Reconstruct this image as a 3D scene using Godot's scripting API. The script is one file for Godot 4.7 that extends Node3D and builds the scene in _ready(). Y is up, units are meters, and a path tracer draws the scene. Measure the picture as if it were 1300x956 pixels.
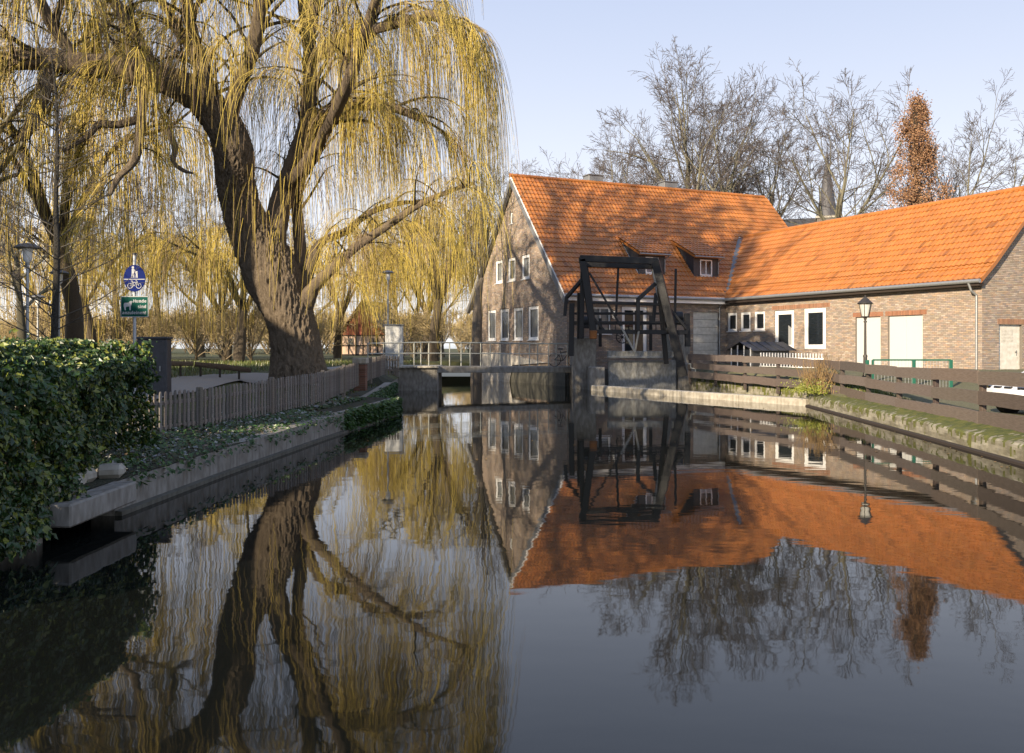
extends Node3D
# A mill pond in winter: weeping willow and picket fence on one bank, brick mill house with sluice gate on the other.
# World: x right, y up from the water surface, depth D = -z. at() turns a sight line and a depth into a point.

const F := 1150.0
const HZ := 442.0
const EYE := 2.0

class Geo:
	var P := PackedVector3Array()
	var N := PackedVector3Array()
	var C := PackedColorArray()
	var I := PackedInt32Array()
	var col := Color(1, 1, 1)

	func quad(a: Vector3, b: Vector3, c: Vector3, d: Vector3) -> void:
		var n := (b - a).cross(d - a)
		if n.length_squared() < 1e-12:
			n = (c - b).cross(d - b)
		n = n.normalized()
		var k := P.size()
		P.append(a); P.append(b); P.append(c); P.append(d)
		for i in 4:
			N.append(n); C.append(col)
		I.append(k); I.append(k + 2); I.append(k + 1)
		I.append(k); I.append(k + 3); I.append(k + 2)

	func poly(pts: Array, outward: Vector3) -> void:
		var p := pts
		var n: Vector3 = (p[1] - p[0]).cross(p[2] - p[0])
		if n.dot(outward) < 0:
			p = pts.duplicate()
			p.reverse()
			n = -n
		n = n.normalized()
		var k := P.size()
		for q in p:
			P.append(q); N.append(n); C.append(col)
		for i in range(1, p.size() - 1):
			I.append(k); I.append(k + i + 1); I.append(k + i)

	func box(c: Vector3, s: Vector3, b := Basis(), ch := 0.0) -> void:
		var h := s * 0.5
		ch = minf(ch, minf(h.x, minf(h.y, h.z)) * 0.8)
		if ch <= 0.0:
			for ax in 3:
				for sg in [-1.0, 1.0]:
					var n := Vector3(); n[ax] = sg
					var u := Vector3(); u[(ax + 1) % 3] = h[(ax + 1) % 3]
					var v := Vector3(); v[(ax + 2) % 3] = h[(ax + 2) % 3]
					var o := n * h[ax]
					poly([c + b * (o - u - v), c + b * (o + u - v), c + b * (o + u + v), c + b * (o - u + v)], b * n)
			return
		for ax in 3:
			var a1 := (ax + 1) % 3
			var a2 := (ax + 2) % 3
			for sg in [-1.0, 1.0]:
				var pts := []
				for q in [[-1.0, -1.0], [1.0, -1.0], [1.0, 1.0], [-1.0, 1.0]]:
					var w := Vector3(); w[ax] = sg * h[ax]; w[a1] = q[0] * (h[a1] - ch); w[a2] = q[1] * (h[a2] - ch)
					pts.append(c + b * w)
				var n := Vector3(); n[ax] = sg
				poly(pts, b * n)
				for sg2 in [-1.0, 1.0]:
					var e := []
					for q in [[-1.0, 0], [1.0, 0], [1.0, 1], [-1.0, 1]]:
						var w := Vector3(); w[a2] = q[0] * (h[a2] - ch)
						w[ax] = sg * (h[ax] - (ch if q[1] == 1 else 0.0)); w[a1] = sg2 * (h[a1] - (0.0 if q[1] == 1 else ch))
						e.append(c + b * w)
					var m := Vector3(); m[ax] = sg; m[a1] = sg2
					poly(e, b * m)
		for sx in [-1.0, 1.0]:
			for sy in [-1.0, 1.0]:
				for sz in [-1.0, 1.0]:
					var s3 := Vector3(sx, sy, sz)
					var pts := []
					for ax in 3:
						var w := s3 * (h - Vector3(ch, ch, ch)); w[ax] = s3[ax] * h[ax]
						pts.append(c + b * w)
					poly(pts, b * s3)

	func beam(p: Vector3, q: Vector3, w: float, h: float, ch := 0.0, up := Vector3.UP) -> void:
		var z := (q - p).normalized()
		if absf(z.dot(up)) > 0.98:
			up = Vector3.RIGHT
		var x := up.cross(z).normalized()
		box((p + q) * 0.5, Vector3(w, h, p.distance_to(q)), Basis(x, z.cross(x), z), ch)

	func tube(pts: PackedVector3Array, rad: PackedFloat32Array, sides: int, cap := false, rough: FastNoiseLite = null, amp := 0.0) -> void:
		var n := pts.size()
		if n < 2:
			return
		var t := (pts[1] - pts[0]).normalized()
		var s := t.cross(Vector3(0.13, 0.31, 0.94)).normalized()
		var k0 := P.size()
		for i in n:
			var t2 := t
			if i < n - 1:
				t2 = (pts[i + 1] - pts[i])
				if i > 0:
					t2 = t2 + (pts[i] - pts[i - 1])
				t2 = t2.normalized()
			s = (s - t2 * s.dot(t2)).normalized()
			t = t2
			var v := t.cross(s)
			for j in sides:
				var a := TAU * j / sides
				var e := s * cos(a) + v * sin(a)
				var r := rad[i]
				if rough:
					var q := pts[i] + e * r
					var deep := minf(0.09, r * 0.2)
					r *= 1.0 + amp * rough.get_noise_3d(q.x * 2.2, q.y * 0.8, q.z * 2.2)
					r += deep * (0.5 - 2.2 * absf(rough.get_noise_3d(q.x * 15.0, q.y * 1.5, q.z * 15.0))) + deep * 0.35 * rough.get_noise_3d(q.x * 30.0, q.y * 6.0, q.z * 30.0)
				P.append(pts[i] + e * r); N.append(e); C.append(col)
		for i in n - 1:
			for j in sides:
				var a := k0 + i * sides + j
				var b := k0 + i * sides + (j + 1) % sides
				var c := b + sides
				var d := a + sides
				I.append(a); I.append(c); I.append(b)
				I.append(a); I.append(d); I.append(c)
		if rough:
			for i in n:
				for j in sides:
					var du := P[k0 + i * sides + (j + 1) % sides] - P[k0 + i * sides + (j + sides - 1) % sides]
					var dv := P[k0 + mini(i + 1, n - 1) * sides + j] - P[k0 + maxi(i - 1, 0) * sides + j]
					N[k0 + i * sides + j] = du.cross(dv).normalized()
		if cap:
			for e in 2:
				var o := k0 + (n - 1) * sides if e == 1 else k0
				var ring := []
				for j in sides:
					ring.append(P[o + j])
				poly(ring, (pts[n - 1] - pts[n - 2]) if e == 1 else (pts[0] - pts[1]))

	func rod(p: Vector3, q: Vector3, r: float, sides := 8, r2 := -1.0) -> void:
		tube(PackedVector3Array([p, q]), PackedFloat32Array([r, r if r2 < 0 else r2]), sides, true)

	func lathe(base: Vector3, prof: Array, sides := 16) -> void:   # prof: [radius, height] from the bottom up
		var k0 := P.size()
		for i in prof.size():
			var i0 := maxi(i - 1, 0)
			var i1 := mini(i + 1, prof.size() - 1)
			var dr: float = prof[i1][0] - prof[i0][0]
			var dh: float = prof[i1][1] - prof[i0][1]
			for j in sides:
				var a := TAU * j / sides
				var e := Vector3(cos(a), 0, -sin(a))
				P.append(base + e * float(prof[i][0]) + Vector3.UP * float(prof[i][1]))
				N.append((e * dh - Vector3.UP * dr).normalized() if absf(dr) + absf(dh) > 1e-6 else e)
				C.append(col)
		for i in prof.size() - 1:
			for j in sides:
				var a := k0 + i * sides + j
				var b := k0 + i * sides + (j + 1) % sides
				I.append(a); I.append(b + sides); I.append(b)
				I.append(a); I.append(a + sides); I.append(b + sides)

	func mesh(shift := Vector3.ZERO) -> ArrayMesh:
		var m := ArrayMesh.new()
		var a := []
		a.resize(Mesh.ARRAY_MAX)
		a[Mesh.ARRAY_VERTEX] = Transform3D(Basis(), -shift) * P
		a[Mesh.ARRAY_NORMAL] = N
		a[Mesh.ARRAY_COLOR] = C
		a[Mesh.ARRAY_INDEX] = I
		m.add_surface_from_arrays(Mesh.PRIMITIVE_TRIANGLES, a)
		return m

var M := {}
var rng := RandomNumberGenerator.new()
var fn := FastNoiseLite.new()
var taken := {}

# ---------------------------------------------------------------- helpers
func at(px: float, py: float, d: float) -> Vector3:
	return Vector3((px - 650.0) / F * d, EYE + (HZ - py) / F * d, -d)

func W(x: float, d: float, y: float) -> Vector3:
	return Vector3(x, y, -d)

func numbered(n: String) -> String:
	if not taken.has(n):
		taken[n] = 0
		return n
	taken[n] += 1
	return "%s_%03d" % [n, taken[n]]

func thing(called: String, label: String, category: String, where := Vector3.ZERO, turn := 0.0, group := "") -> Node3D:
	var o := Node3D.new()
	o.name = numbered(called)
	add_child(o)
	o.position = where
	o.rotation.y = turn
	o.set_meta("label", label)
	o.set_meta("category", category)
	if group:
		o.set_meta("group", group)
	return o

func part(parent: Node3D, called: String, g: Geo, m: Material, stuff := false) -> MeshInstance3D:
	# geometry of a thing that is not turned is given in the world and moved to the thing's own base
	var o := MeshInstance3D.new()
	o.name = called
	var shift := Vector3.ZERO
	var t := parent
	while t != self:
		if t.rotation.y == 0.0:
			shift += t.position
		t = t.get_parent()
	o.mesh = g.mesh(shift)
	o.mesh.surface_set_material(0, m)
	parent.add_child(o, true)
	if stuff:
		o.set_meta("kind", "stuff")
	return o

func placed(parent: Node3D, called: String, mesh: Mesh, xf: Transform3D) -> MeshInstance3D:
	var o := MeshInstance3D.new()
	o.name = called
	o.mesh = mesh
	parent.add_child(o, true)
	o.transform = Transform3D(Basis(), -parent.position) * xf if parent.rotation.y == 0.0 else xf
	return o

func copy(o: Node3D, where: Vector3, turn: float, s: float, label := "") -> Node3D:
	var c: Node3D = o.duplicate()
	c.name = numbered(String(o.name).rstrip("0123456789_"))
	add_child(c)
	c.position = where
	c.rotation.y = turn
	c.scale = Vector3(s, s, s)
	if label:
		c.set_meta("label", label)
	return c

func structure(called: String, g: Geo, m: Material) -> MeshInstance3D:
	var o := MeshInstance3D.new()
	o.name = called
	o.mesh = g.mesh()
	o.mesh.surface_set_material(0, m)
	add_child(o)
	o.set_meta("kind", "structure")
	return o

func scatter(parent: Node3D, called: String, mesh: Mesh, xfs: Array, cols: Array) -> MultiMeshInstance3D:
	var mm := MultiMesh.new()
	mm.transform_format = MultiMesh.TRANSFORM_3D
	mm.use_colors = true
	mm.mesh = mesh
	mm.instance_count = xfs.size()
	var off := Vector3.ZERO
	if parent != self:
		off = parent.position
	for i in xfs.size():
		var t: Transform3D = xfs[i]
		t.origin -= off
		mm.set_instance_transform(i, t)
		mm.set_instance_color(i, cols[i])
	var o := MultiMeshInstance3D.new()
	o.name = called
	o.multimesh = mm
	parent.add_child(o, true)
	o.set_meta("kind", "stuff")
	return o

func noise_tex(freq: float, c0: Color, c1: Color, sd: int, octaves := 5, kind := FastNoiseLite.TYPE_SIMPLEX_SMOOTH, normal := false, bump := 4.0, size := 512) -> NoiseTexture2D:
	var n := FastNoiseLite.new()
	n.seed = sd
	n.noise_type = kind
	n.frequency = freq
	n.fractal_octaves = octaves
	var t := NoiseTexture2D.new()
	t.width = size
	t.height = size
	t.seamless = true
	t.noise = n
	if normal:
		t.as_normal_map = true
		t.bump_strength = bump
	else:
		var r := Gradient.new()
		r.set_color(0, c0.linear_to_srgb())
		r.set_color(1, c1.linear_to_srgb())
		t.color_ramp = r
	return t

func mat(called: String, c: Color, rough := 0.8, metal := 0.0, vcol := false) -> StandardMaterial3D:
	var m := StandardMaterial3D.new()
	m.resource_name = called
	m.albedo_color = c.linear_to_srgb()
	m.roughness = rough
	m.metallic = metal
	m.vertex_color_use_as_albedo = vcol
	M[called] = m
	return m

func grain(m: StandardMaterial3D, tex: Texture2D, scale: Vector3, bump: Texture2D = null, depth := 1.0) -> void:
	m.albedo_texture = tex
	m.uv1_triplanar = true
	m.uv1_world_triplanar = true
	m.uv1_scale = scale
	if bump:
		m.heightmap_enabled = true
		m.heightmap_texture = bump
		m.heightmap_scale = depth

func jit(c: Color, amount: float) -> Color:
	var k := 1.0 + rng.randf_range(-amount, amount)
	return Color(c.r * k * rng.randf_range(0.95, 1.05), c.g * k, c.b * k * rng.randf_range(0.95, 1.05))

# ---------------------------------------------------------------- materials
func materials() -> void:
	var w := Color(1, 1, 1)
	var grey := noise_tex(0.012, Color(0.62, 0.6, 0.56), w, 3)
	var fine := noise_tex(0.05, Color(0.72, 0.7, 0.68), w, 4)
	var bumpy := noise_tex(0.04, Color(0, 0, 0), w, 5)
	var blot := noise_tex(0.014, Color(0.35, 0.34, 0.3), w, 6, 6)
	var streak := noise_tex(0.02, Color(0.45, 0.42, 0.38), w, 7, 6)
	grain(mat("brick", w, 0.92, 0, true), fine, Vector3(3, 3, 3), bumpy, 0.3)
	grain(mat("mortar", Color(0.17, 0.15, 0.13), 0.95), fine, Vector3(2, 2, 2))
	grain(mat("tile", w, 0.42, 0, true), fine, Vector3(1.5, 1.5, 1.5))
	grain(mat("slate", Color(0.06, 0.062, 0.068), 0.6), grey, Vector3(1, 1, 1))
	grain(mat("render_white", Color(0.6, 0.58, 0.53), 0.9), streak, Vector3(0.5, 0.3, 0.5))
	mat("sky_reflection_sheet", Color(0.42, 0.45, 0.47), 0.9)  # grey-blue of reflected sky, painted on sheets behind the mill panes
	mat("shutter_white", Color(0.5, 0.5, 0.485), 0.55)
	mat("white_paint", Color(0.8, 0.8, 0.79), 0.45)
	grain(mat("cream_panel", Color(0.72, 0.7, 0.64), 0.5), grey, Vector3(0.6, 0.6, 0.6))
	grain(mat("zinc", Color(0.36, 0.38, 0.4), 0.45, 0.5), grey, Vector3(2, 2, 2))
	grain(mat("lead", Color(0.22, 0.23, 0.25), 0.6, 0.2), grey, Vector3(2, 2, 2))
	var g := mat("glass", Color(0.05, 0.06, 0.07, 0.35), 0.02)
	g.albedo_color = Color(0.2, 0.23, 0.26, 0.4)
	g.transparency = BaseMaterial3D.TRANSPARENCY_ALPHA
	mat("room", Color(0.16, 0.15, 0.14), 0.95)
	grain(mat("concrete", Color(0.3, 0.29, 0.265), 0.92), streak, Vector3(0.55, 0.22, 0.55), bumpy, 0.6)
	grain(mat("wet_concrete", Color(0.12, 0.12, 0.1), 0.8), streak, Vector3(0.5, 0.25, 0.5), bumpy, 0.5)
	grain(mat("pale_concrete", Color(0.5, 0.48, 0.42), 0.9), streak, Vector3(0.5, 0.25, 0.5), bumpy, 0.5)
	grain(mat("mossy", w, 0.95, 0, true), fine, Vector3(2.5, 2.5, 2.5), bumpy, 1.5)
	grain(mat("fence_wood", w, 0.88, 0, true), noise_tex(0.02, Color(0.5, 0.48, 0.46), w, 9, 6), Vector3(1.2, 3.5, 1.2), bumpy, 0.4)
	grain(mat("plank_wood", w, 0.85, 0, true), noise_tex(0.02, Color(0.5, 0.47, 0.44), w, 10, 6), Vector3(0.35, 6.0, 0.35), bumpy, 0.5)
	grain(mat("black_steel", Color(0.011, 0.012, 0.014), 0.6, 0.0), grey, Vector3(2, 2, 2))
	grain(mat("grey_steel", Color(0.3, 0.31, 0.31), 0.5, 0.4), grey, Vector3(2, 2, 2))
	grain(mat("rust", Color(0.3, 0.12, 0.035), 0.9), blot, Vector3(3, 3, 3))
	grain(mat("gate_plate", Color(0.33, 0.34, 0.33), 0.75), streak, Vector3(0.7, 0.35, 0.7), bumpy, 0.4)
	mat("rail_paint", Color(0.36, 0.37, 0.33), 0.6)
	grain(mat("ground", w, 0.97, 0, true), noise_tex(0.03, Color(0.55, 0.55, 0.5), w, 11, 6), Vector3(0.8, 0.8, 0.8), bumpy, 3.0)
	grain(mat("path", Color(0.32, 0.3, 0.27), 0.95), fine, Vector3(1.5, 1.5, 1.5), bumpy, 1.0)
	grain(mat("bark", w, 0.95, 0, true), noise_tex(0.03, Color(0.35, 0.33, 0.3), w, 12, 6), Vector3(3.2, 0.8, 3.2), noise_tex(0.05, Color(0, 0, 0), w, 13), 5.0)
	mat("twig", w, 0.8, 0, true)
	var st := mat("strand", w, 0.6, 0, true)
	st.backlight_enabled = true
	st.backlight = Color(0.25, 0.2, 0.06)
	var lf := mat("leaf", w, 0.38, 0, true)
	lf.backlight_enabled = true
	lf.backlight = Color(0.3, 0.4, 0.1)
	mat("dry_leaf", w, 0.8, 0, true)
	grain(mat("dark_cabinet", Color(0.05, 0.053, 0.062), 0.55), grey, Vector3(1, 1, 1))
	grain(mat("white_cabinet", Color(0.55, 0.57, 0.58), 0.5), grey, Vector3(1, 1, 1))
	mat("sign_blue", Color(0.007, 0.016, 0.11), 0.6)
	mat("sign_green", Color(0.008, 0.065, 0.05), 0.6)
	mat("sign_white", Color(0.42, 0.43, 0.44), 0.6)
	for q in ["sign_blue", "sign_green", "sign_white"]:
		M[q].metallic_specular = 0.15
	mat("galvanised", Color(0.38, 0.4, 0.42), 0.5, 0.4)
	mat("green_paint", Color(0.012, 0.1, 0.065), 0.45)
	mat("globe", Color(0.78, 0.78, 0.76), 0.3)
	grain(mat("lantern_metal", Color(0.05, 0.045, 0.04), 0.5, 0.2), grey, Vector3(3, 3, 3))
	var lg := mat("lantern_glass", Color(0.7, 0.7, 0.66), 0.15)
	lg.backlight_enabled = true
	lg.backlight = Color(0.8, 0.8, 0.75)
	var cp := mat("car_paint", Color(0.78, 0.79, 0.8), 0.3)
	cp.clearcoat_enabled = true
	cp.clearcoat = 1.0
	cp.clearcoat_roughness = 0.05
	mat("black_plastic", Color(0.015, 0.015, 0.016), 0.5)
	mat("tyre", Color(0.012, 0.012, 0.012), 0.9)
	mat("chrome", Color(0.6, 0.61, 0.62), 0.15, 1.0)
	grain(mat("timber", Color(0.035, 0.025, 0.02), 0.9), fine, Vector3(2, 2, 2))
	var wt := mat("water", Color(0.006, 0.007, 0.006), 0.025)
	wt.metallic_specular = 0.4
	wt.normal_enabled = true
	wt.normal_texture = noise_tex(0.006, w, w, 21, 3, FastNoiseLite.TYPE_SIMPLEX_SMOOTH, true, 6.0, 1024)
	wt.normal_scale = 0.03
	wt.uv1_triplanar = true
	wt.uv1_world_triplanar = true
	wt.uv1_scale = Vector3(0.14, 0.14, 0.3)

# ---------------------------------------------------------------- masonry
func row_spans(outline: Array, holes: Array, y: float) -> Array:
	var lo := 1e9
	var hi := -1e9
	for i in outline.size():
		var p: Vector2 = outline[i]
		var q: Vector2 = outline[(i + 1) % outline.size()]
		if (p.y <= y) != (q.y <= y):
			var x := p.x + (q.x - p.x) * (y - p.y) / (q.y - p.y)
			lo = minf(lo, x)
			hi = maxf(hi, x)
	if lo >= hi:
		return []
	var spans := [[lo, hi]]
	for h: Rect2 in holes:
		if y > h.position.y and y < h.end.y:
			var nxt := []
			for s in spans:
				if h.end.x <= s[0] or h.position.x >= s[1]:
					nxt.append(s)
					continue
				if h.position.x > s[0] + 0.01:
					nxt.append([s[0], h.position.x])
				if h.end.x < s[1] - 0.01:
					nxt.append([h.end.x, s[1]])
			spans = nxt
	return spans

# a wall in the plane through o spanned by e1 and up, facing n = e1 x up; bricks stand proud of the mortar
func wall(th: Node3D, o: Vector3, e1: Vector3, outline: Array, holes: Array, tones: Array, thick := 0.3) -> void:
	var up := Vector3.UP
	var n := e1.cross(up).normalized()
	var g := Geo.new()
	var ys := []
	for p: Vector2 in outline:
		ys.append(p.y)
	for h: Rect2 in holes:
		ys.append(h.position.y); ys.append(h.end.y)
	ys.sort()
	for i in ys.size() - 1:
		var y0: float = ys[i]
		var y1: float = ys[i + 1]
		if y1 - y0 < 0.002:
			continue
		var s0 := row_spans(outline, holes, y0 + 0.001)
		var s1 := row_spans(outline, holes, y1 - 0.001)
		for k in mini(s0.size(), s1.size()):
			for side in 2:
				var f := o - n * (thick * side)
				var q := [f + e1 * float(s0[k][0]) + up * y0, f + e1 * float(s0[k][1]) + up * y0, f + e1 * float(s1[k][1]) + up * y1, f + e1 * float(s1[k][0]) + up * y1]
				g.poly(q, n if side == 0 else -n)
	for h: Rect2 in holes:
		var c := [h.position, Vector2(h.end.x, h.position.y), h.end, Vector2(h.position.x, h.end.y)]
		var mid := o + e1 * h.get_center().x + up * h.get_center().y
		for i in 4:
			var a: Vector3 = o + e1 * float(c[i].x) + up * float(c[i].y)
			var b: Vector3 = o + e1 * float(c[(i + 1) % 4].x) + up * float(c[(i + 1) % 4].y)
			g.poly([a, b, b - n * thick, a - n * thick], mid - (a + b) * 0.5)
	var w := part(th, "wall", g, M.mortar)
	var bg := Geo.new()
	var ch := 0.073
	var bw := 0.222
	var proud := 0.007
	var top := -1e9
	var bot := 1e9
	for p: Vector2 in outline:
		top = maxf(top, p.y); bot = minf(bot, p.y)
	var row := 0
	var y := bot
	while y + ch <= top:
		var sp := row_spans(outline, holes, y + ch * 0.5)
		for s in sp:
			var x: float = floor(s[0] / bw) * bw - (0.5 * bw if row % 2 == 1 else 0.0)
			while x < s[1]:
				var x0 := maxf(x + 0.005, s[0])
				var x1 := minf(x + bw - 0.011, s[1])
				x += bw
				if x1 - x0 < 0.03:
					continue
				var base: Color = tones[rng.randi() % tones.size()]
				bg.col = jit(base, 0.15)
				var z := n * (proud + rng.randf_range(-0.002, 0.003))
				var a := o + e1 * x0 + up * (y + 0.005)
				var b := o + e1 * x1 + up * (y + 0.005)
				var c := b + up * (ch - 0.015)
				var d := a + up * (ch - 0.015)
				bg.quad(a + z, b + z, c + z, d + z)
				bg.quad(a, b, b + z, a + z)
				bg.quad(d + z, c + z, c, d)
				bg.quad(a, a + z, d + z, d)
				bg.quad(b + z, b, c, c + z)
		y += ch
		row += 1
	part(w, "brickwork", bg, M.brick, true)

# soldier course over an opening
func lintel(th: Node3D, o: Vector3, e1: Vector3, x0: float, x1: float, y: float, tone: Color) -> void:
	var n := e1.cross(Vector3.UP).normalized()
	var g := Geo.new()
	var x := x0
	while x < x1:
		g.col = jit(tone, 0.2)
		g.box(o + e1 * (x + 0.035) + Vector3.UP * (y + 0.11) + n * 0.004, Vector3(0.062, 0.21, 0.02), Basis(e1, Vector3.UP, n))
		x += 0.073
	part(th, "lintel", g, M.brick)

func window(th: Node3D, o: Vector3, e1: Vector3, r: Rect2, fw: float, mullions := 0, set_back := 0.09, sill := true, called := "window") -> MeshInstance3D:
	var n := e1.cross(Vector3.UP).normalized()
	var b := Basis(e1, Vector3.UP, n)
	var g := Geo.new()
	var c := o + e1 * r.get_center().x + Vector3.UP * r.get_center().y - n * set_back
	var hx := r.size.x * 0.5
	var hy := r.size.y * 0.5
	for s in [-1.0, 1.0]:
		g.box(c + e1 * s * (hx - fw * 0.5), Vector3(fw, r.size.y - 0.004, 0.07), b, 0.006)
		g.box(c + Vector3.UP * s * (hy - fw * 0.5), Vector3(r.size.x - 2 * fw, fw, 0.07), b, 0.006)
	for i in mullions:
		g.box(c + e1 * ((i + 1.0) / (mullions + 1.0) * 2.0 - 1.0) * (hx - fw), Vector3(0.05, r.size.y - 2 * fw, 0.06), b, 0.004)
	var f := part(th, called, g, M.white_paint)
	var p := Geo.new()
	var u := e1 * (hx - fw + 0.004)
	var v := Vector3.UP * (hy - fw + 0.004)
	p.quad(c - u - v, c + u - v, c + u + v, c - u + v)
	part(f, "pane", p, M.glass)
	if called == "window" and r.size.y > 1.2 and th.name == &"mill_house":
		var cu := Geo.new()  # pale folded sheet added behind the glass; its colour stands for reflected sky
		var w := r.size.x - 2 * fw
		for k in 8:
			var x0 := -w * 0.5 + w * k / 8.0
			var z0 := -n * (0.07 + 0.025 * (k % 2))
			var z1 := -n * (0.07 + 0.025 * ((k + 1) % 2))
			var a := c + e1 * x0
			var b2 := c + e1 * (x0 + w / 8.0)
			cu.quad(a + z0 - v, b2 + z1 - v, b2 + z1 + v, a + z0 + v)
		part(f, "sky_reflection_sheet", cu, M.sky_reflection_sheet)
	if sill:
		var sg := Geo.new()
		sg.box(c - Vector3.UP * (hy + 0.012) + n * (set_back * 0.5 + 0.02), Vector3(r.size.x + 0.08, 0.045, set_back + 0.1), b, 0.006)
		part(f, "sill", sg, M.white_paint)
	return f

# pantiles on the plane through o spanned by ex (along the eave) and es (up the slope)
func tiles(parent: Node3D, o: Vector3, ex: Vector3, es: Vector3, width: float, length: float, keep: Callable, tone: Color) -> void:
	var n := ex.cross(es).normalized()
	if n.y < 0:
		n = -n
	var tw := 0.25
	var tl := 0.39
	var g := Geo.new()
	var prof := [[0.0, 0.012], [0.16, 0.0], [0.38, 0.0], [0.56, 0.022], [0.74, 0.046], [0.9, 0.036], [1.0, 0.012]]
	for j in int(ceil(length / tl)):
		for i in int(ceil(width / tw)):
			var s0 := j * tl
			var s1 := minf(s0 + tl + 0.05, length)
			var c := o + ex * ((i + 0.5) * tw) + es * (s0 + tl * 0.5)
			if not keep.call(c):
				continue
			g.col = jit(tone, 0.14)
			var lichen := fn.get_noise_3d(c.x * 1.6, c.y * 1.1, c.z * 1.6)
			g.col = g.col.lerp(Color(0.2, 0.12, 0.06), clampf(lichen * 0.9 - 0.08, 0.0, 0.45) * rng.randf_range(0.4, 1.0))
			if rng.randf() < 0.05:
				g.col = g.col * 0.72
			var k := g.P.size()
			var lift := 0.05 + rng.randf_range(0.0, 0.008)
			var side := rng.randf_range(-0.004, 0.004)
			for e in 3:
				for q in prof.size():
					var x := (i + float(prof[q][0])) * tw + side
					var h := float(prof[q][1])
					var pt := o + ex * x + es * (s0 if e < 2 else s1) + n * (h + (lift if e == 1 else (0.004 if e == 2 else 0.004)))
					g.P.append(pt)
					var q0: Array = prof[maxi(q - 1, 0)]
					var q1: Array = prof[mini(q + 1, prof.size() - 1)]
					var sl := (float(q1[1]) - float(q0[1])) / ((float(q1[0]) - float(q0[0])) * tw)
					g.N.append(-es if e == 0 else (n - ex * sl).normalized())
					g.C.append(g.col)
			var m := prof.size()
			# a second lower rim with the rim's own normal so that the butt edge stays crisp
			for q in m:
				g.P.append(g.P[k + m + q]); g.N.append(-es); g.C.append(g.col)
			for q in m - 1:
				var a := k + m + q
				var d := k + 2 * m + q
				g.I.append(a); g.I.append(d + 1); g.I.append(a + 1)
				g.I.append(a); g.I.append(d); g.I.append(d + 1)
				var a2 := k + q
				var d2 := k + 3 * m + q
				g.I.append(a2); g.I.append(d2 + 1); g.I.append(a2 + 1)
				g.I.append(a2); g.I.append(d2); g.I.append(d2 + 1)
	part(parent, "pantiles", g, M.tile, true)

func ridge_tiles(parent: Node3D, p: Vector3, q: Vector3, tone: Color) -> void:
	var n := int(p.distance_to(q) / 0.4)
	var d := (q - p) / n
	for i in n:
		var g := Geo.new()
		g.col = jit(tone, 0.12)
		var a := p + d * i
		g.tube(PackedVector3Array([a - d * 0.06, a + d * 0.9, a + d]), PackedFloat32Array([0.125, 0.11, 0.105]), 8, true)
		part(parent, "ridge_tile", g, M.tile)

# ---------------------------------------------------------------- trees
func limb(g: Geo, pts: Array, sides: int, rough: FastNoiseLite, amp: float, k := 6) -> Array:
	# smooth a hand-laid row of [point, radius] with Catmull-Rom and sweep it
	var P := PackedVector3Array()
	var R := PackedFloat32Array()
	for i in pts.size() - 1:
		var p0: Vector3 = pts[maxi(i - 1, 0)][0]
		var p1: Vector3 = pts[i][0]
		var p2: Vector3 = pts[i + 1][0]
		var p3: Vector3 = pts[mini(i + 2, pts.size() - 1)][0]
		for j in k:
			var t := float(j) / k
			P.append(p1.cubic_interpolate(p2, p0, p3, t))
			R.append(lerpf(pts[i][1], pts[i + 1][1], t))
	P.append(pts[-1][0])
	R.append(pts[-1][1])
	g.tube(P, R, sides, true, rough, amp)
	return [P, R]

func grow(g: Geo, r: RandomNumberGenerator, p: Vector3, d: Vector3, length: float, rad: float, lvl: int, prm: Dictionary) -> void:
	var n: int = prm.segs[lvl]
	var pts := PackedVector3Array()
	var rr := PackedFloat32Array()
	var last: bool = lvl >= prm.kids.size()
	var wob: float = prm.wob * (1.0 if lvl > 0 else 0.35)
	var up: float = prm.up[lvl]
	var tip: float = maxf(prm.minr, rad * (0.35 if not last else 0.4))
	var step := length / n
	var q := p
	for i in n + 1:
		pts.append(q)
		rr.append(lerpf(rad, tip, float(i) / n))
		d = (d + Vector3(r.randf_range(-wob, wob), r.randf_range(-wob, wob) + up, r.randf_range(-wob, wob))).normalized()
		q += d * step
	g.col = prm.tone[mini(lvl, prm.tone.size() - 1)] * r.randf_range(0.8, 1.2)
	g.tube(pts, rr, prm.sides[lvl], false)
	if last:
		return
	var k: int = prm.kids[lvl]
	var from: float = prm.from[lvl]
	for i in k:
		var t := lerpf(from, 1.0, (i + r.randf()) / k)
		if i == k - 1:
			t = 1.0
		var f := t * n
		var i0 := mini(int(f), n - 1)
		var pos := pts[i0].lerp(pts[i0 + 1], f - i0)
		var dir := (pts[i0 + 1] - pts[i0]).normalized()
		var side := dir.cross(Vector3(r.randf_range(-1, 1), r.randf_range(-1, 1), r.randf_range(-1, 1))).normalized()
		var ang: float = deg_to_rad(prm.spread[lvl] * r.randf_range(0.6, 1.35)) * (0.45 if i == k - 1 else 1.0)
		var nd := dir * cos(ang) + side * sin(ang)
		var l: float = length * prm.ratio[lvl] * r.randf_range(0.75, 1.2) * (1.15 - 0.45 * t)
		grow(g, r, pos, nd, l, maxf(prm.minr, lerpf(rad, tip, t) * prm.thin), lvl + 1, prm)

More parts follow.
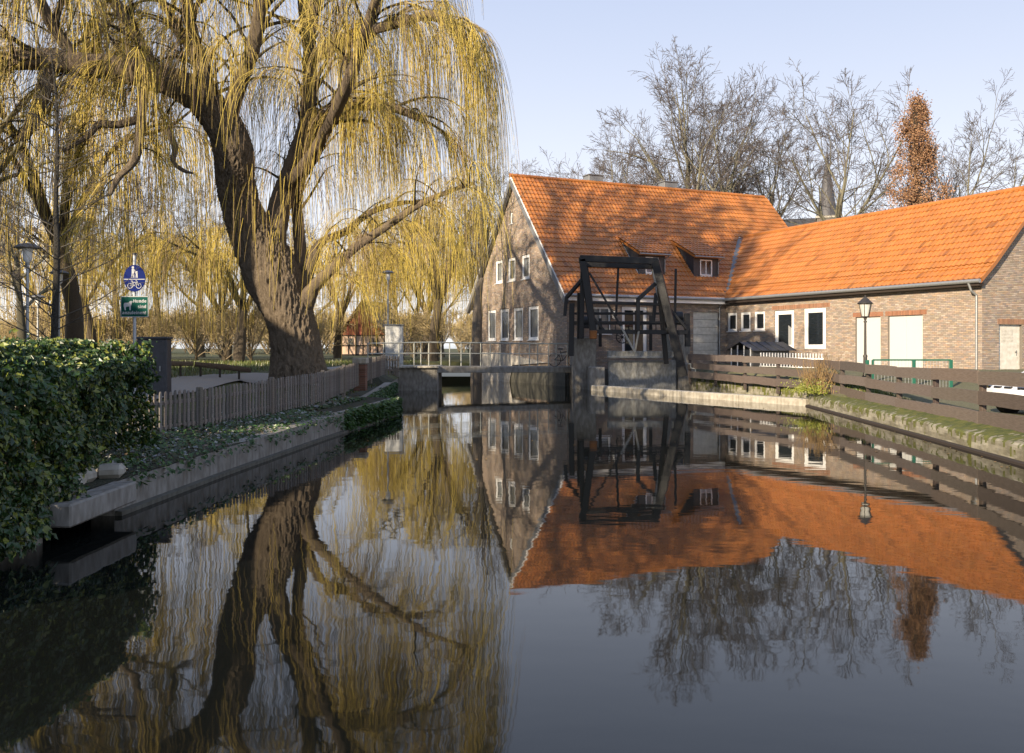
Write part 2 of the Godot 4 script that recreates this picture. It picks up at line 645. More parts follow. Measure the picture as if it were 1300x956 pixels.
func bare_tree(called: String, label: String, sd: int, prm: Dictionary, group: String, height := 20.0) -> Node3D:
	var r := RandomNumberGenerator.new()
	r.seed = sd
	var th := thing(called, label, "tree", Vector3.ZERO, 0.0, group)
	# trunk and crown are separate parts: the first level goes to the trunk
	var tg := Geo.new()
	var cg := Geo.new()
	var h: float = height * prm.trunk
	var p := Vector3.ZERO
	var d := Vector3(r.randf_range(-0.06, 0.06), 1, r.randf_range(-0.06, 0.06)).normalized()
	var pts := PackedVector3Array()
	var rr := PackedFloat32Array()
	var n := 10
	var rad: float = prm.rad
	for i in n + 1:
		pts.append(p)
		rr.append(lerpf(rad, rad * 0.3, float(i) / n) * (1.35 if i == 0 else 1.0))
		d = (d + Vector3(r.randf_range(-0.05, 0.05), 0.04, r.randf_range(-0.05, 0.05))).normalized()
		p += d * h / n
	tg.col = prm.tone[0]
	tg.tube(pts, rr, 9, true, fn, 0.15)
	part(th, "trunk", tg, M.bark)
	var k: int = prm.limbs
	for i in k:
		var t := lerpf(prm.low, 1.0, float(i + 1) / k)
		var f := t * n
		var i0 := mini(int(f), n - 1)
		var pos := pts[i0].lerp(pts[i0 + 1], f - i0)
		var a := i * 2.4 + r.randf_range(-0.5, 0.5)
		var ang: float = deg_to_rad(prm.open * r.randf_range(0.7, 1.2)) * (1.0 - 0.6 * t * t)
		var nd := Vector3(cos(a) * sin(ang), cos(ang), sin(a) * sin(ang))
		grow(cg, r, pos, nd, height * prm.reach * r.randf_range(0.8, 1.1) * (1.2 - 0.45 * t), rr[i0] * 0.55, 0, prm)
	var cr := part(th, "crown", cg, M.twig)
	th.set_meta("tall", cr.get_aabb().end.y)
	return th

func strand(g: Geo, r: RandomNumberGenerator, p: Vector3, d: Vector3, length: float, rad: float, floor_y: float) -> void:
	var step := 0.5
	var n := maxi(3, int(length / step))
	var k := g.P.size()
	var sway := Vector3(r.randf_range(-0.09, 0.09), -1, r.randf_range(-0.09, 0.09))
	var made := 0
	for i in n + 1:
		var q := rad * (1.0 - 0.6 * float(i) / n)
		g.P.append(p + Vector3(q, 0, 0)); g.P.append(p + Vector3(-0.5 * q, 0, 0.87 * q)); g.P.append(p + Vector3(-0.5 * q, 0, -0.87 * q))
		g.N.append(Vector3(1, 0, 0)); g.N.append(Vector3(-0.5, 0, 0.87)); g.N.append(Vector3(-0.5, 0, -0.87))
		g.C.append(g.col); g.C.append(g.col); g.C.append(g.col)
		made += 1
		d = d.lerp(sway + Vector3(r.randf_range(-0.1, 0.1), 0, r.randf_range(-0.1, 0.1)), 0.38)
		p += d.normalized() * step
		if p.y < floor_y:
			break
	for i in made - 1:
		for j in 3:
			var a := k + i * 3 + j
			var b := k + i * 3 + (j + 1) % 3
			g.I.append(a); g.I.append(b + 3); g.I.append(b)
			g.I.append(a); g.I.append(a + 3); g.I.append(b + 3)

func strand_tone(r: RandomNumberGenerator) -> Color:
	var t := r.randf()
	var c := Color(0.6, 0.46, 0.075)
	if t < 0.3:
		c = Color(0.3, 0.22, 0.06)
	elif t < 0.45:
		c = Color(0.3, 0.21, 0.12)
	elif t > 0.85:
		c = Color(0.66, 0.5, 0.09)
	return c * r.randf_range(0.75, 1.15)

# arching secondary branches along a limb, each with ropes of hanging twigs
func weep(bg: Geo, sg: Geo, r: RandomNumberGenerator, P: PackedVector3Array, R: PackedFloat32Array, t0: float, count: int, reach: Vector2, ropes: int, per_rope: int, hang: Vector2, rad: float, floor_y: float, push := Vector3.ZERO) -> void:
	var n := P.size() - 1
	for c in count:
		var f := lerpf(t0, 1.0, (c + r.randf()) / count) * n
		var i0 := mini(int(f), n - 1)
		var p := P[i0].lerp(P[i0 + 1], f - i0)
		var along := (P[i0 + 1] - P[i0]).normalized()
		var d := (Vector3(r.randf_range(-1, 1), r.randf_range(0.1, 0.9), r.randf_range(-1, 1)) + along * 0.7 + push).normalized()
		var l := r.randf_range(reach.x, reach.y)
		var pts := PackedVector3Array()
		var rr := PackedFloat32Array()
		var m := 9
		var r0 := minf(R[i0] * 0.5, 0.018 * l + 0.01)
		for i in m + 1:
			pts.append(p)
			rr.append(lerpf(r0, 0.008, float(i) / m))
			d = (d + Vector3(r.randf_range(-0.22, 0.22), -0.1 - 0.05 * i / m, r.randf_range(-0.22, 0.22))).normalized()
			p += d * l / m
		bg.col = Color(0.09, 0.075, 0.045) * r.randf_range(0.7, 1.3)
		bg.tube(pts, rr, 5)
		for k in ropes:
			var t := lerpf(0.12, 1.0, sqrt(r.randf())) * m
			var j := mini(int(t), m - 1)
			var s := pts[j].lerp(pts[j + 1], t - j)
			var dir := (pts[j + 1] - pts[j]).normalized()
			var hl := r.randf_range(hang.x, hang.y)
			var tone := strand_tone(r)
			for q in per_rope:
				sg.col = tone * r.randf_range(0.8, 1.2)
				var off := Vector3(r.randf_range(-0.16, 0.16), r.randf_range(-0.1, 0.1), r.randf_range(-0.16, 0.16))
				strand(sg, r, s + dir * r.randf_range(-0.1, 0.25) + off * 0.4, (dir + off * 3.0 + Vector3(0, 0.1, 0)).normalized(), hl * r.randf_range(0.55, 1.1), rad * r.randf_range(0.8, 1.25), floor_y + r.randf_range(0, 1.5))

func far_willow(label: String, sd: int, where: Vector3, height: float, spread: float, group: String) -> void:
	var r := RandomNumberGenerator.new()
	r.seed = sd
	var th := thing("weeping_willow", label, "tree", where, 0.0, group)
	var tg := Geo.new()
	var lg := Geo.new()
	var sg := Geo.new()
	tg.col = Color(0.19, 0.155, 0.11)
	var top := where + Vector3(r.randf_range(-0.5, 0.5), height * 0.4, r.randf_range(-0.5, 0.5))
	limb(tg, [[where, 0.42], [where + Vector3(0.1, height * 0.18, 0), 0.32], [top, 0.26]], 12, fn, 0.25)
	lg.col = tg.col
	for i in 7:
		var a := i * TAU / 7.0 + r.randf_range(-0.3, 0.3)
		var o := Vector3(cos(a), 0, sin(a))
		var res := limb(lg, [[top - Vector3(0, 0.4, 0), 0.15], [top + o * spread * 0.35 + Vector3(0, height * 0.28, 0), 0.1], [top + o * spread * 0.75 + Vector3(0, height * 0.5 * r.randf_range(0.7, 1.1), 0), 0.07], [top + o * spread + Vector3(0, height * 0.45, 0), 0.03]], 6, null, 0.0, 4)
		weep(lg, sg, r, res[0], res[1], 0.25, 9, Vector2(1.2, 3.0), 5, 4, Vector2(height * 0.25, height * 0.75), 0.013, where.y + 0.4)
	part(th, "trunk", tg, M.bark)
	part(th, "limbs", lg, M.bark, true)
	part(th, "hanging_twigs", sg, M.strand, true)

func leaf_mesh(l: float, w: float, fold: float) -> ArrayMesh:
	var g := Geo.new()
	var a := Vector3(0, 0, 0)
	var b := Vector3(0, -fold, l * 0.5)
	var c := Vector3(0, -fold * 0.6, l)
	for s in [-1.0, 1.0]:
		var e := Vector3(s * w * 0.5, fold * 0.4, l * 0.45)
		g.poly([a, b, e], Vector3.UP)
		g.poly([b, c, e], Vector3.UP)
	return g.mesh()

func facing(n: Vector3, spread: float) -> Basis:
	# a leaf's basis: its face towards n, loosely
	var y := (n + Vector3(rng.randf_range(-1, 1), rng.randf_range(-1, 1), rng.randf_range(-1, 1)) * spread).normalized()
	var z := y.cross(Vector3(rng.randf_range(-1, 1), rng.randf_range(-1, 1), rng.randf_range(-1, 1))).normalized()
	if z.y > 0.2:
		z = -z
	return Basis(y.cross(z), y, z)

# ---------------------------------------------------------------- ground
var channel := PackedVector2Array([Vector2(-4.9, -40), Vector2(-4.74, 10.8), Vector2(-4.57, 14.2), Vector2(-4.15, 19.8), Vector2(-3.72, 24.2), Vector2(-3.47, 27.6), Vector2(-4.5, 28.5), Vector2(-4.75, 33), Vector2(-5.3, 42), Vector2(-5.6, 50), Vector2(-5.2, 60), Vector2(-2.9, 61), Vector2(-2.5, 59.6), Vector2(2.9, 47.7), Vector2(8.9, 49.9), Vector2(9.0, 44.0), Vector2(8.6, 43.0), Vector2(10.75, 32.6), Vector2(10.3, 31.5), Vector2(8.75, 15.3), Vector2(8.1, 5), Vector2(7.9, -40)])

func channel_distance(p: Vector2) -> float:
	var best := 1e9
	for i in channel.size():
		var q := Geometry2D.get_closest_point_to_segment(p, channel[i], channel[(i + 1) % channel.size()])
		best = minf(best, p.distance_squared_to(q))
	return sqrt(best)

func ground_height(x: float, d: float) -> float:
	var k := channel_distance(Vector2(x, d))
	var h := 0.42 + 0.68 * smoothstep(0.9, 5.0, k)
	if x > 2.0:
		var low := 0.45 + 0.68 * smoothstep(22.0, 35.0, d)
		h = lerpf(0.05 if d < 33.0 else 0.36, low, smoothstep(0.25 if d < 33.0 else 0.0, 0.85, k))
	elif d > 38.0:
		h = maxf(h, lerpf(0.6, 1.1, smoothstep(0.0, 1.0, k)))
	return h + 0.05 * fn.get_noise_2d(x * 4.0, d * 4.0) * smoothstep(0.2, 1.5, k)

func ground() -> void:
	var xs := []
	var ds := []
	for v in [-900, -500, -280, -160, -100, -70, -50, -38]:
		xs.append(float(v))
	var x := -30.0
	while x <= 34.0:
		xs.append(x); x += 0.8
	for v in [40, 50, 70, 100, 160, 280, 500, 900]:
		xs.append(float(v))
	for v in [-400, -200, -100, -60, -40.5, -30, -20, -10]:
		ds.append(float(v))
	x = -4.0
	while x <= 72.0:
		ds.append(x); x += 0.8
	for v in [80, 95, 120, 160, 220, 320, 500, 900, 1500]:
		ds.append(float(v))
	var g := Geo.new()
	var hs := []
	for i in xs.size():
		var col := PackedFloat32Array()
		for j in ds.size():
			col.append(ground_height(xs[i], ds[j]))
		hs.append(col)
	for i in xs.size() - 1:
		for j in ds.size() - 1:
			var cell := PackedVector2Array([Vector2(xs[i], ds[j]), Vector2(xs[i + 1], ds[j]), Vector2(xs[i + 1], ds[j + 1]), Vector2(xs[i], ds[j + 1])])
			var mid := (cell[0] + cell[2]) * 0.5
			var size := (cell[2] - cell[0]).length()
			var near: bool = size > 3.0 and xs[i] < 12.0 and xs[i + 1] > -8.0 and ds[j] < 62.0 and ds[j + 1] > -41.0
			var pieces := [cell]
			if near or channel_distance(mid) < size:
				pieces = Geometry2D.clip_polygons(cell, channel)
			elif Geometry2D.is_point_in_polygon(mid, channel):
				continue
			for pc: PackedVector2Array in pieces:
				if Geometry2D.is_polygon_clockwise(pc):
					continue
				var tri := Geometry2D.triangulate_polygon(pc)
				for t in range(0, tri.size(), 3):
					var pts := []
					for q in 3:
						var v := pc[tri[t + q]]
						pts.append(W(v.x, v.y, ground_height(v.x, v.y)))
					var k := 0.5 + 0.5 * fn.get_noise_2d(mid.x * 1.5, mid.y * 1.5)
					g.col = Color(0.05, 0.075, 0.02).lerp(Color(0.12, 0.105, 0.04), k)
					if mid.x > 8.0:
						g.col = Color(0.2, 0.18, 0.12).lerp(Color(0.12, 0.13, 0.05), k)
					elif mid.x > -7.0 and mid.y < 40.0:
						g.col = Color(0.05, 0.042, 0.03).lerp(Color(0.04, 0.055, 0.02), k)
					g.poly(pts, Vector3.UP)
	structure("ground", g, M.ground)
	# path behind the picket fence
	var pg := Geo.new()
	var line := [[-9.5, 2.0], [-8.9, 10.0], [-8.6, 16.0], [-8.6, 22.0], [-8.9, 27.0], [-8.0, 33.0], [-7.2, 40.0], [-6.6, 47.0]]
	for i in line.size() - 1:
		for j in 6:
			var t0 := j / 6.0
			var t1 := (j + 1) / 6.0
			var a := Vector2(lerpf(line[i][0], line[i + 1][0], t0), lerpf(line[i][1], line[i + 1][1], t0))
			var b := Vector2(lerpf(line[i][0], line[i + 1][0], t1), lerpf(line[i][1], line[i + 1][1], t1))
			for s in 3:
				var w0 := -1.0 + s * 0.67
				var w1 := w0 + 0.67
				var q := []
				for v in [Vector2(a.x + w0, a.y), Vector2(a.x + w1, a.y), Vector2(b.x + w1, b.y), Vector2(b.x + w0, b.y)]:
					q.append(W(v.x, v.y, ground_height(v.x, v.y) + 0.05))
				pg.poly(q, Vector3.UP)
	structure("path", pg, M.path)
	var wg := Geo.new()
	wg.quad(Vector3(-14, 0, 41), Vector3(14, 0, 41), Vector3(14, 0, -64), Vector3(-14, 0, -64))
	structure("water", wg, M.water)

# ---------------------------------------------------------------- banks
func wall_strip(g: Geo, line: Array, y0: float, tops: Array, thick: float, side: float) -> void:
	# line: Vector2(x, d) of the water face; side: which way the body lies
	var n := line.size()
	for i in n - 1:
		var a: Vector2 = line[i]
		var b: Vector2 = line[i + 1]
		var o := Vector2(thick * side, 0)
		var ta: float = tops[i]
		var tb: float = tops[i + 1]
		var f := [W(a.x, a.y, y0), W(b.x, b.y, y0), W(b.x, b.y, tb), W(a.x, a.y, ta)]
		g.poly(f, Vector3(-side, 0, 0))
		g.poly([f[3], f[2], W(b.x + o.x, b.y, tb + 0.01), W(a.x + o.x, a.y, ta + 0.01)], Vector3.UP)
		g.poly([W(a.x + o.x, a.y, y0), W(b.x + o.x, b.y, y0), W(b.x + o.x, b.y, tb), W(a.x + o.x, a.y, ta)], Vector3(side, 0, 0))
	for i in [0, n - 1]:
		var a: Vector2 = line[i]
		g.poly([W(a.x, a.y, y0), W(a.x + thick * side, a.y, y0), W(a.x + thick * side, a.y, tops[i]), W(a.x, a.y, tops[i])], Vector3(0, 0, 1 if i == 0 else -1))

func mossy_face(th: Node3D, called: String, line: Array, y0: float, tops: Array, back: float, moss: float, sd: int) -> void:
	# concrete face with moss creeping over its rim; line runs along the foot
	var nz := FastNoiseLite.new()
	nz.seed = sd
	nz.frequency = 0.9
	var P := PackedVector3Array()
	var len_n := 0
	var g := Geo.new()
	var rows := 16
	for i in line.size() - 1:
		var a: Vector2 = line[i]
		var b: Vector2 = line[i + 1]
		var m := maxi(2, int(a.distance_to(b) / 0.07))
		for j in m:
			var q := []
			for r in rows + 1:
				for e in 2:
					var t := float(j + e) / m
					var p := a.lerp(b, t)
					var nrm := (b - a).normalized().orthogonal()
					if nrm.x < 0:
						nrm = -nrm
					var v := float(r) / rows
					var top := lerpf(tops[i], tops[i + 1], t)
					var y := y0 + (top - y0) * minf(1.0, v / 0.6)
					var inset := 0.03 * v + maxf(0.0, v - 0.6) / 0.4 * back
					y += maxf(0.0, v - 0.6) * 0.35
					var w := nz.get_noise_3d(p.x * 3.0, y * 3.0, p.y * 3.0)
					inset += w * 0.025
					q.append(W(p.x + nrm.x * inset, p.y + nrm.y * inset, y + maxf(0.0, v - 0.5) * w * 0.06))
			for r in rows:
				var v := (r + 0.5) / rows
				var c: Vector3 = q[r * 2]
				var k := nz.get_noise_3d(c.x * 4.0, c.y * 2.2, c.z * 4.0) + 0.55 * nz.get_noise_3d(c.x * 13.0, c.y * 5.0, c.z * 13.0)
				var lime := nz.get_noise_3d(c.x * 1.4 + 40.0, c.y * 6.0, c.z * 1.4)
				var base := Color(0.42, 0.4, 0.32).lerp(Color(0.2, 0.185, 0.13), clampf(0.5 + lime * 1.4, 0, 1))
				var mossy := Color(0.06, 0.085, 0.018).lerp(Color(0.15, 0.16, 0.035), clampf(0.5 + k * 1.2, 0, 1))
				g.col = base.lerp(mossy, smoothstep(-0.08, 0.12, k + (v - moss) * 1.6))
				g.quad(q[r * 2], q[r * 2 + 1], q[r * 2 + 3], q[r * 2 + 2])
	part(th, called, g, M.mossy)

func banks() -> void:
	var th := thing("bank_wall", "grey concrete bank wall with dark foot ledge below the picket fence", "wall", W(-4.74, 10.8, 0))
	var line := [Vector2(-4.74, 10.8), Vector2(-4.57, 14.2), Vector2(-4.36, 17.0), Vector2(-4.15, 19.8), Vector2(-3.72, 24.2), Vector2(-3.47, 27.6), Vector2(-4.5, 28.5), Vector2(-4.75, 33), Vector2(-5.3, 42)]
	var g := Geo.new()
	wall_strip(g, line, -0.6, [0.4, 0.41, 0.43, 0.45, 0.46, 0.46, 0.46, 0.5, 0.6], 0.28, -1.0)
	part(th, "wall_body", g, M.concrete)
	g = Geo.new()
	var foot := []
	for p: Vector2 in line:
		foot.append(p + Vector2(0.09, 0))
	wall_strip(g, foot, -0.6, [0.05, 0.05, 0.05, 0.05, 0.05, 0.05, 0.05, 0.05, 0.05], 0.085, -1.0)
	part(th, "foot_ledge", g, M.wet_concrete)
	th = thing("bank_wall", "old bank wall overhung by the evergreen hedge, with concrete beam over an opening", "wall", W(-4.8, 8, 0))
	g = Geo.new()
	wall_strip(g, [Vector2(-4.9, -40), Vector2(-4.85, 4), Vector2(-4.82, 9.3)], -0.6, [0.3, 0.3, 0.3], 0.3, -1.0)
	part(th, "wall_body", g, M.concrete)
	g = Geo.new()
	g.beam(W(-4.62, 9.2, 0.29), W(-4.6, 10.78, 0.3), 0.28, 0.24, 0.02)
	part(th, "beam", g, M.concrete)
	g = Geo.new()
	g.beam(W(-5.6, 9.2, -0.1), W(-5.6, 10.8, -0.1), 0.2, 1.0)
	part(th, "recess", g, M.concrete)
	for i in 5:
		g = Geo.new()
		g.box(W(-4.85 - rng.randf() * 0.25, 9.4 + i * 0.42, 0.5), Vector3(0.3, 0.16, 0.32), Basis(Vector3.UP, rng.randf() * 2.0), 0.05)
		part(th, "stone", g, M.pale_concrete)
	# far bank wall
	th = thing("mossy_wall", "pale concrete bank wall with green moss below the plank fence, timber edge at the water", "wall", W(8.75, 15.3, 0))
	var rl := [Vector2(7.95, -40), Vector2(8.1, 5), Vector2(8.4, 10), Vector2(8.75, 15.3), Vector2(9.5, 23), Vector2(10.25, 31.4)]
	g = Geo.new()
	var edge := []
	for p: Vector2 in rl:
		edge.append(p + Vector2(-0.12, 0))
	wall_strip(g, edge, -0.6, [0.045, 0.045, 0.045, 0.045, 0.045, 0.045], 0.12, 1.0)
	part(th, "edge_board", g, M.timber)
	mossy_face(th, "wall_face", [rl[1], rl[2], rl[3], rl[4], rl[5]], -0.1, [0.32, 0.32, 0.33, 0.34, 0.36], 0.6, 0.52, 31)
	# retaining wall below the turned stretch of plank fence
	th = thing("mossy_wall", "dark mossy retaining wall between the weir sill and the sluice gate", "wall", W(8.6, 43, 0))
	mossy_face(th, "wall_face", [Vector2(10.75, 32.3), Vector2(8.6, 43.0), Vector2(8.9, 46.0)], -0.3, [0.55, 0.62, 0.7], 0.4, 0.45, 37)
	# weir sill
	th = thing("weir_sill", "long pale concrete weir sill lying low across the water before the sluice gate", "weir", W(4.0, 42.8, 0))
	g = Geo.new()
	var s0 := W(3.9, 43.0, 0.0)
	var s1 := W(10.3, 31.3, 0.0)
	for i in 4:
		var a := s0.lerp(s1, i / 4.0)
		var b := s0.lerp(s1, (i + 1) / 4.0 - 0.002)
		g = Geo.new()
		g.beam(a + Vector3(0, -0.12, 0), b + Vector3(0, -0.12, 0), 0.42, 0.74, 0.03)
		part(th, "sill_block", g, M.pale_concrete)
	# ground cover on the planted strip
	var lm := leaf_mesh(0.07, 0.045, 0.008)
	lm.surface_set_material(0, M.leaf)
	var xf := []
	var cs := []
	for i in 26000:
		var d := rng.randf_range(11.0, 40.0)
		if i % 3 == 0:
			d = rng.randf_range(20.0, 40.0)
		var wx := -5.3
		for q in line.size() - 1:
			if d >= line[q].y and d <= line[q + 1].y:
				wx = lerpf(line[q].x, line[q + 1].x, (d - line[q].y) / (line[q + 1].y - line[q].y))
		var k := rng.randf()
		var x := wx - 0.08 - k * 1.9
		var pt := fn.get_noise_2d(x * 22.0, d * 9.0)
		var hgt := ground_height(x, d)
		var over := 0.0
		if (k < 0.12 and fn.get_noise_2d(d * 30.0, 5.0) > 0.0) or (k < 0.5 and d > 21.5):
			x = wx + rng.randf_range(0.0, 0.08)
			over = -rng.randf_range(0.0, 0.22 if d < 21.0 else 0.42)
			hgt = 0.45
		xf.append(Transform3D(facing(Vector3(0.3, 1, 0.3), 0.6).scaled(Vector3.ONE * rng.randf_range(0.7, 1.6) * (1.0 if d < 21.5 else 1.5)), W(x, d, hgt + rng.randf_range(0.0, 0.1) + over)))
		cs.append(jit(Color(0.035, 0.075, 0.014) if pt > -0.06 or over < 0 else (Color(0.2, 0.205, 0.2) if rng.randf() < 0.4 else (Color(0.045, 0.06, 0.025) if rng.randf() < 0.6 else Color(0.1, 0.07, 0.045))), 0.35))
	var gc := thing("ground_cover", "low silvery and green leaves covering the strip before the picket fence", "plants", W(-5, 20, 0.5))
	scatter(gc, "small_leaves", lm, xf, cs)
	gc.set_meta("kind", "stuff")
	xf = []
	cs = []
	for i in 150:
		var d := rng.randf_range(15.0, 42.0)
		var x := lerpf(-4.4, 8.4, rng.randf())
		if i % 2 == 0:
			d = rng.randf_range(14.0, 31.0)
			x = 8.75 + (d - 15.3) * 0.093 - 0.2 - absf(rng.randfn(0, 0.25))
		xf.append(Transform3D(Basis(Vector3.UP, rng.randf() * TAU).scaled(Vector3.ONE * rng.randf_range(0.5, 1.1)), W(x, d, 0.012)))
		cs.append(jit(Color(0.2, 0.13, 0.05), 0.4))
	var fl := thing("floating_leaves", "scattered small fallen leaves floating on the dark water", "leaves", Vector3.ZERO)
	scatter(fl, "fallen_leaves", lm, xf, cs)
	fl.set_meta("kind", "stuff")
	# grass on the far lawns and along the rims
	var blade := Geo.new()
	blade.poly([Vector3(-0.012, 0, 0), Vector3(0.012, 0, 0), Vector3(0.0, 0.16, 0.03)], Vector3(0, 0.2, 1))
	var bm := blade.mesh()
	bm.surface_set_material(0, M.leaf)
	xf = []
	cs = []
	for i in 26000:
		var d := rng.randf_range(22.0, 60.0)
		var x := rng.randf_range(-26.0, -5.5)
		if i % 4 == 0:
			d = rng.randf_range(11.0, 32.0)
			x = 8.75 + (d - 15.3) * 0.095 + rng.randf_range(0.3, 1.1)
		elif absf(x + 8.3) < 1.3 and d < 45.0:
			continue
		xf.append(Transform3D(Basis(Vector3.UP, rng.randf() * TAU).scaled(Vector3(1.6, rng.randf_range(0.6, 1.4), 1.6)), W(x, d, ground_height(x, d) - 0.01)))
		cs.append(jit(Color(0.09, 0.12, 0.025) if rng.randf() < 0.75 else Color(0.16, 0.135, 0.05), 0.3))
	var gr := thing("grass", "short green and straw-coloured grass of the banks and lawn", "grass", Vector3.ZERO)
	scatter(gr, "grass_blades", bm, xf, cs)
	gr.set_meta("kind", "stuff")

# ---------------------------------------------------------------- the mill
const BRICKS := [Color(0.38, 0.31, 0.25), Color(0.44, 0.365, 0.3), Color(0.33, 0.265, 0.215), Color(0.4, 0.3, 0.22), Color(0.31, 0.265, 0.235)]
const TILE := Color(0.44, 0.168, 0.042)
const RUN := 1.0758   # rise of the mill roof per metre
const EAVE := 5.06
const WEAVE := 4.78

func mill_roof_y(b: float) -> float:
	return EAVE + RUN * b

func mill() -> void:
	var turn := deg_to_rad(24.51)
	var th := thing("mill_house", "brick mill house with steep orange pantile roof, two dormers and white windows", "building", W(2.89, 47.5, 0), turn)
	var X := Vector3.RIGHT
	var B := Vector3(0, 0, -1)       # away from the pond
	var floor_y := 0.6
	# gable towards the willow: looking at it, e1 runs from far to near
	var ge := -B
	var gh := []
	var lows := [Rect2(-10.68, 2.46, 1.3, 1.9), Rect2(-8.71, 2.46, 1.3, 1.9), Rect2(-6.74, 2.46, 1.3, 1.9), Rect2(-4.74, 2.46, 1.35, 1.9)]
	var ups := [Rect2(-9.43, 5.97, 1.05, 1.4), Rect2(-7.54, 5.97, 1.05, 1.4), Rect2(-5.6, 5.97, 1.05, 1.4)]
	var slit := [Rect2(-7.2, 9.4, 0.32, 0.66)]
	gh = lows + ups + slit
	wall(th, Vector3.ZERO, ge, [Vector2(-13.2, floor_y), Vector2(0, floor_y), Vector2(0, EAVE - 0.1), Vector2(-6.6, 12.0), Vector2(-13.2, EAVE - 0.1)], gh, BRICKS)
	for r in gh:
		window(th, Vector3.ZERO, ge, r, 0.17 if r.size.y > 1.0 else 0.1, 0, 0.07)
	# front towards the sluice
	var fh := [Rect2(1.4, 2.75, 1.25, 1.45), Rect2(3.35, 1.5, 1.6, 2.75), Rect2(8.0, 1.45, 1.75, 2.6)]
	wall(th, Vector3.ZERO, X, [Vector2(0, floor_y), Vector2(18.3, floor_y), Vector2(18.3, EAVE - 0.05), Vector2(0, EAVE - 0.05)], fh, BRICKS)
	window(th, Vector3.ZERO, X, fh[0], 0.1, 1)
	window(th, Vector3.ZERO, X, fh[1], 0.2, 1, 0.09, false, "glazed_door")
	var pg := Geo.new()
	for i in 6:
		pg.box(Vector3(8.875, 1.45 + 2.6 * (i + 0.5) / 6.0, 0.0) + B * 0.1, Vector3(1.74, 2.6 / 6.0 - 0.012, 0.05), Basis(), 0.008)
	part(th, "shutter", pg, M.cream_panel)
	# back and far gable
	wall(th, Vector3(18.3, 0, 0), B, [Vector2(0, floor_y), Vector2(13.2, floor_y), Vector2(13.2, EAVE - 0.1), Vector2(6.6, 12.0), Vector2(0, EAVE - 0.1)], [], BRICKS)
	var bk := Geo.new()
	bk.box(Vector3(9.15, (floor_y + EAVE) * 0.5, 0) + B * 13.05, Vector3(18.2, EAVE - floor_y - 0.1, 0.28))
	part(th, "back_wall", bk, M.mortar)
	var fl := Geo.new()
	fl.box(Vector3(9.15, 1.1, 0) + B * 6.6, Vector3(17.6, 0.1, 12.5))
	fl.box(Vector3(9.15, 4.75, 0) + B * 6.6, Vector3(17.6, 0.1, 12.5))
	fl.box(Vector3(5.2, 3.0, 0) + B * 6.6, Vector3(0.1, 3.4, 12.5))
	part(th, "floors", fl, M.room)
	# white rendered plinth that falls towards the corner
	var pl := Geo.new()
	var za := 13.1
	var zb := 2.2
	var o := Vector3(-0.16, 0, 0)
	var pts := [Vector3(0, -0.5, -za), Vector3(0, -0.5, -7.2), Vector3(0, 1.0, -6.6), Vector3(0, 1.2, -zb), Vector3(0, 1.72, -8.2), Vector3(0, 1.75, -za)]
	var outer := []
	for p: Vector3 in pts:
		outer.append(p + o)
	pl.poly([outer[0], outer[1], outer[2], outer[4], outer[5]], Vector3(-1, 0, 0))
	pl.poly([outer[2], outer[3], outer[4]], Vector3(-1, 0, 0))
	for i in [3, 4, 5]:
		var p: Vector3 = pts[i]
		var q: Vector3 = pts[(i + 1) % 6]
		pl.poly([p, q, q + o, p + o], Vector3(0, 1, 0.3) if i < 5 else Vector3(0, 0, -1))
	part(th, "plinth", pl, M.render_white)
	var base := Geo.new()
	base.box(Vector3(-0.03, 0.2, -6.6), Vector3(0.1, 1.4, 13.1))
	base.box(Vector3(4.5, 0.2, 0.0), Vector3(9.0, 1.4, 0.1))
	part(th, "footing", base, M.wet_concrete)
	# roof
	var rg := Geo.new()
	var ox := 0.28
	var eb := -0.38
	var rid := 6.6
	for s in 2:
		var e0 := eb if s == 0 else 13.2 - eb
		var a := Vector3(-ox, mill_roof_y(eb), -e0)
		var b := Vector3(18.3 + ox, mill_roof_y(eb), -e0)
		var c := Vector3(18.3 + ox, mill_roof_y(rid), -rid)
		var d := Vector3(-ox, mill_roof_y(rid), -rid)
		rg.poly([a, b, c, d], Vector3.UP)
		var dn := Vector3(0, -0.16, 0)
		rg.poly([a + dn, b + dn, c + dn, d + dn], Vector3.DOWN)
		rg.poly([a, b, b + dn, a + dn], Vector3(0, 0, 1 if s == 0 else -1))
		rg.poly([a, d, d + dn, a + dn], Vector3(-1, 0, 0))
		rg.poly([b, c, c + dn, b + dn], Vector3(1, 0, 0))
	rg.col = TILE
	var roof := part(th, "roof", rg, M.tile)
	var es := Vector3(0, RUN, -1).normalized()
	var d1 := Rect2(5.05, 0, 1.75, 0)
	var d2 := Rect2(8.75, 0, 1.75, 0)
	var keep := func(c: Vector3) -> bool:
		var b := -c.z
		if c.x > 10.2 and c.y < WEAVE + minf(c.x - 10.0, 18.24 - c.x) - 0.02:
			return false
		for d: Rect2 in [d1, d2]:
			if c.x > d.position.x and c.x < d.end.x and b > 0.95 and b < 3.1:
				return false
		return true
	tiles(roof, Vector3(-ox, mill_roof_y(eb) + 0.01, -eb), X, es, 18.3 + 2 * ox, (rid - eb) * sqrt(1 + RUN * RUN) - 0.05, keep, TILE)
	ridge_tiles(roof, Vector3(-ox, mill_roof_y(rid) + 0.03, -rid), Vector3(18.3 + ox, mill_roof_y(rid) + 0.03, -rid), TILE)
	for i in 2:
		var cg := Geo.new()
		cg.box(Vector3([5.5, 11.0][i], 12.35, -6.9), Vector3(1.0, 0.55, 0.7), Basis(), 0.02)
		cg.box(Vector3([5.5, 11.0][i], 12.66, -6.9), Vector3(1.14, 0.07, 0.84), Basis(), 0.02)
		part(roof, "chimney", cg, M.lead)
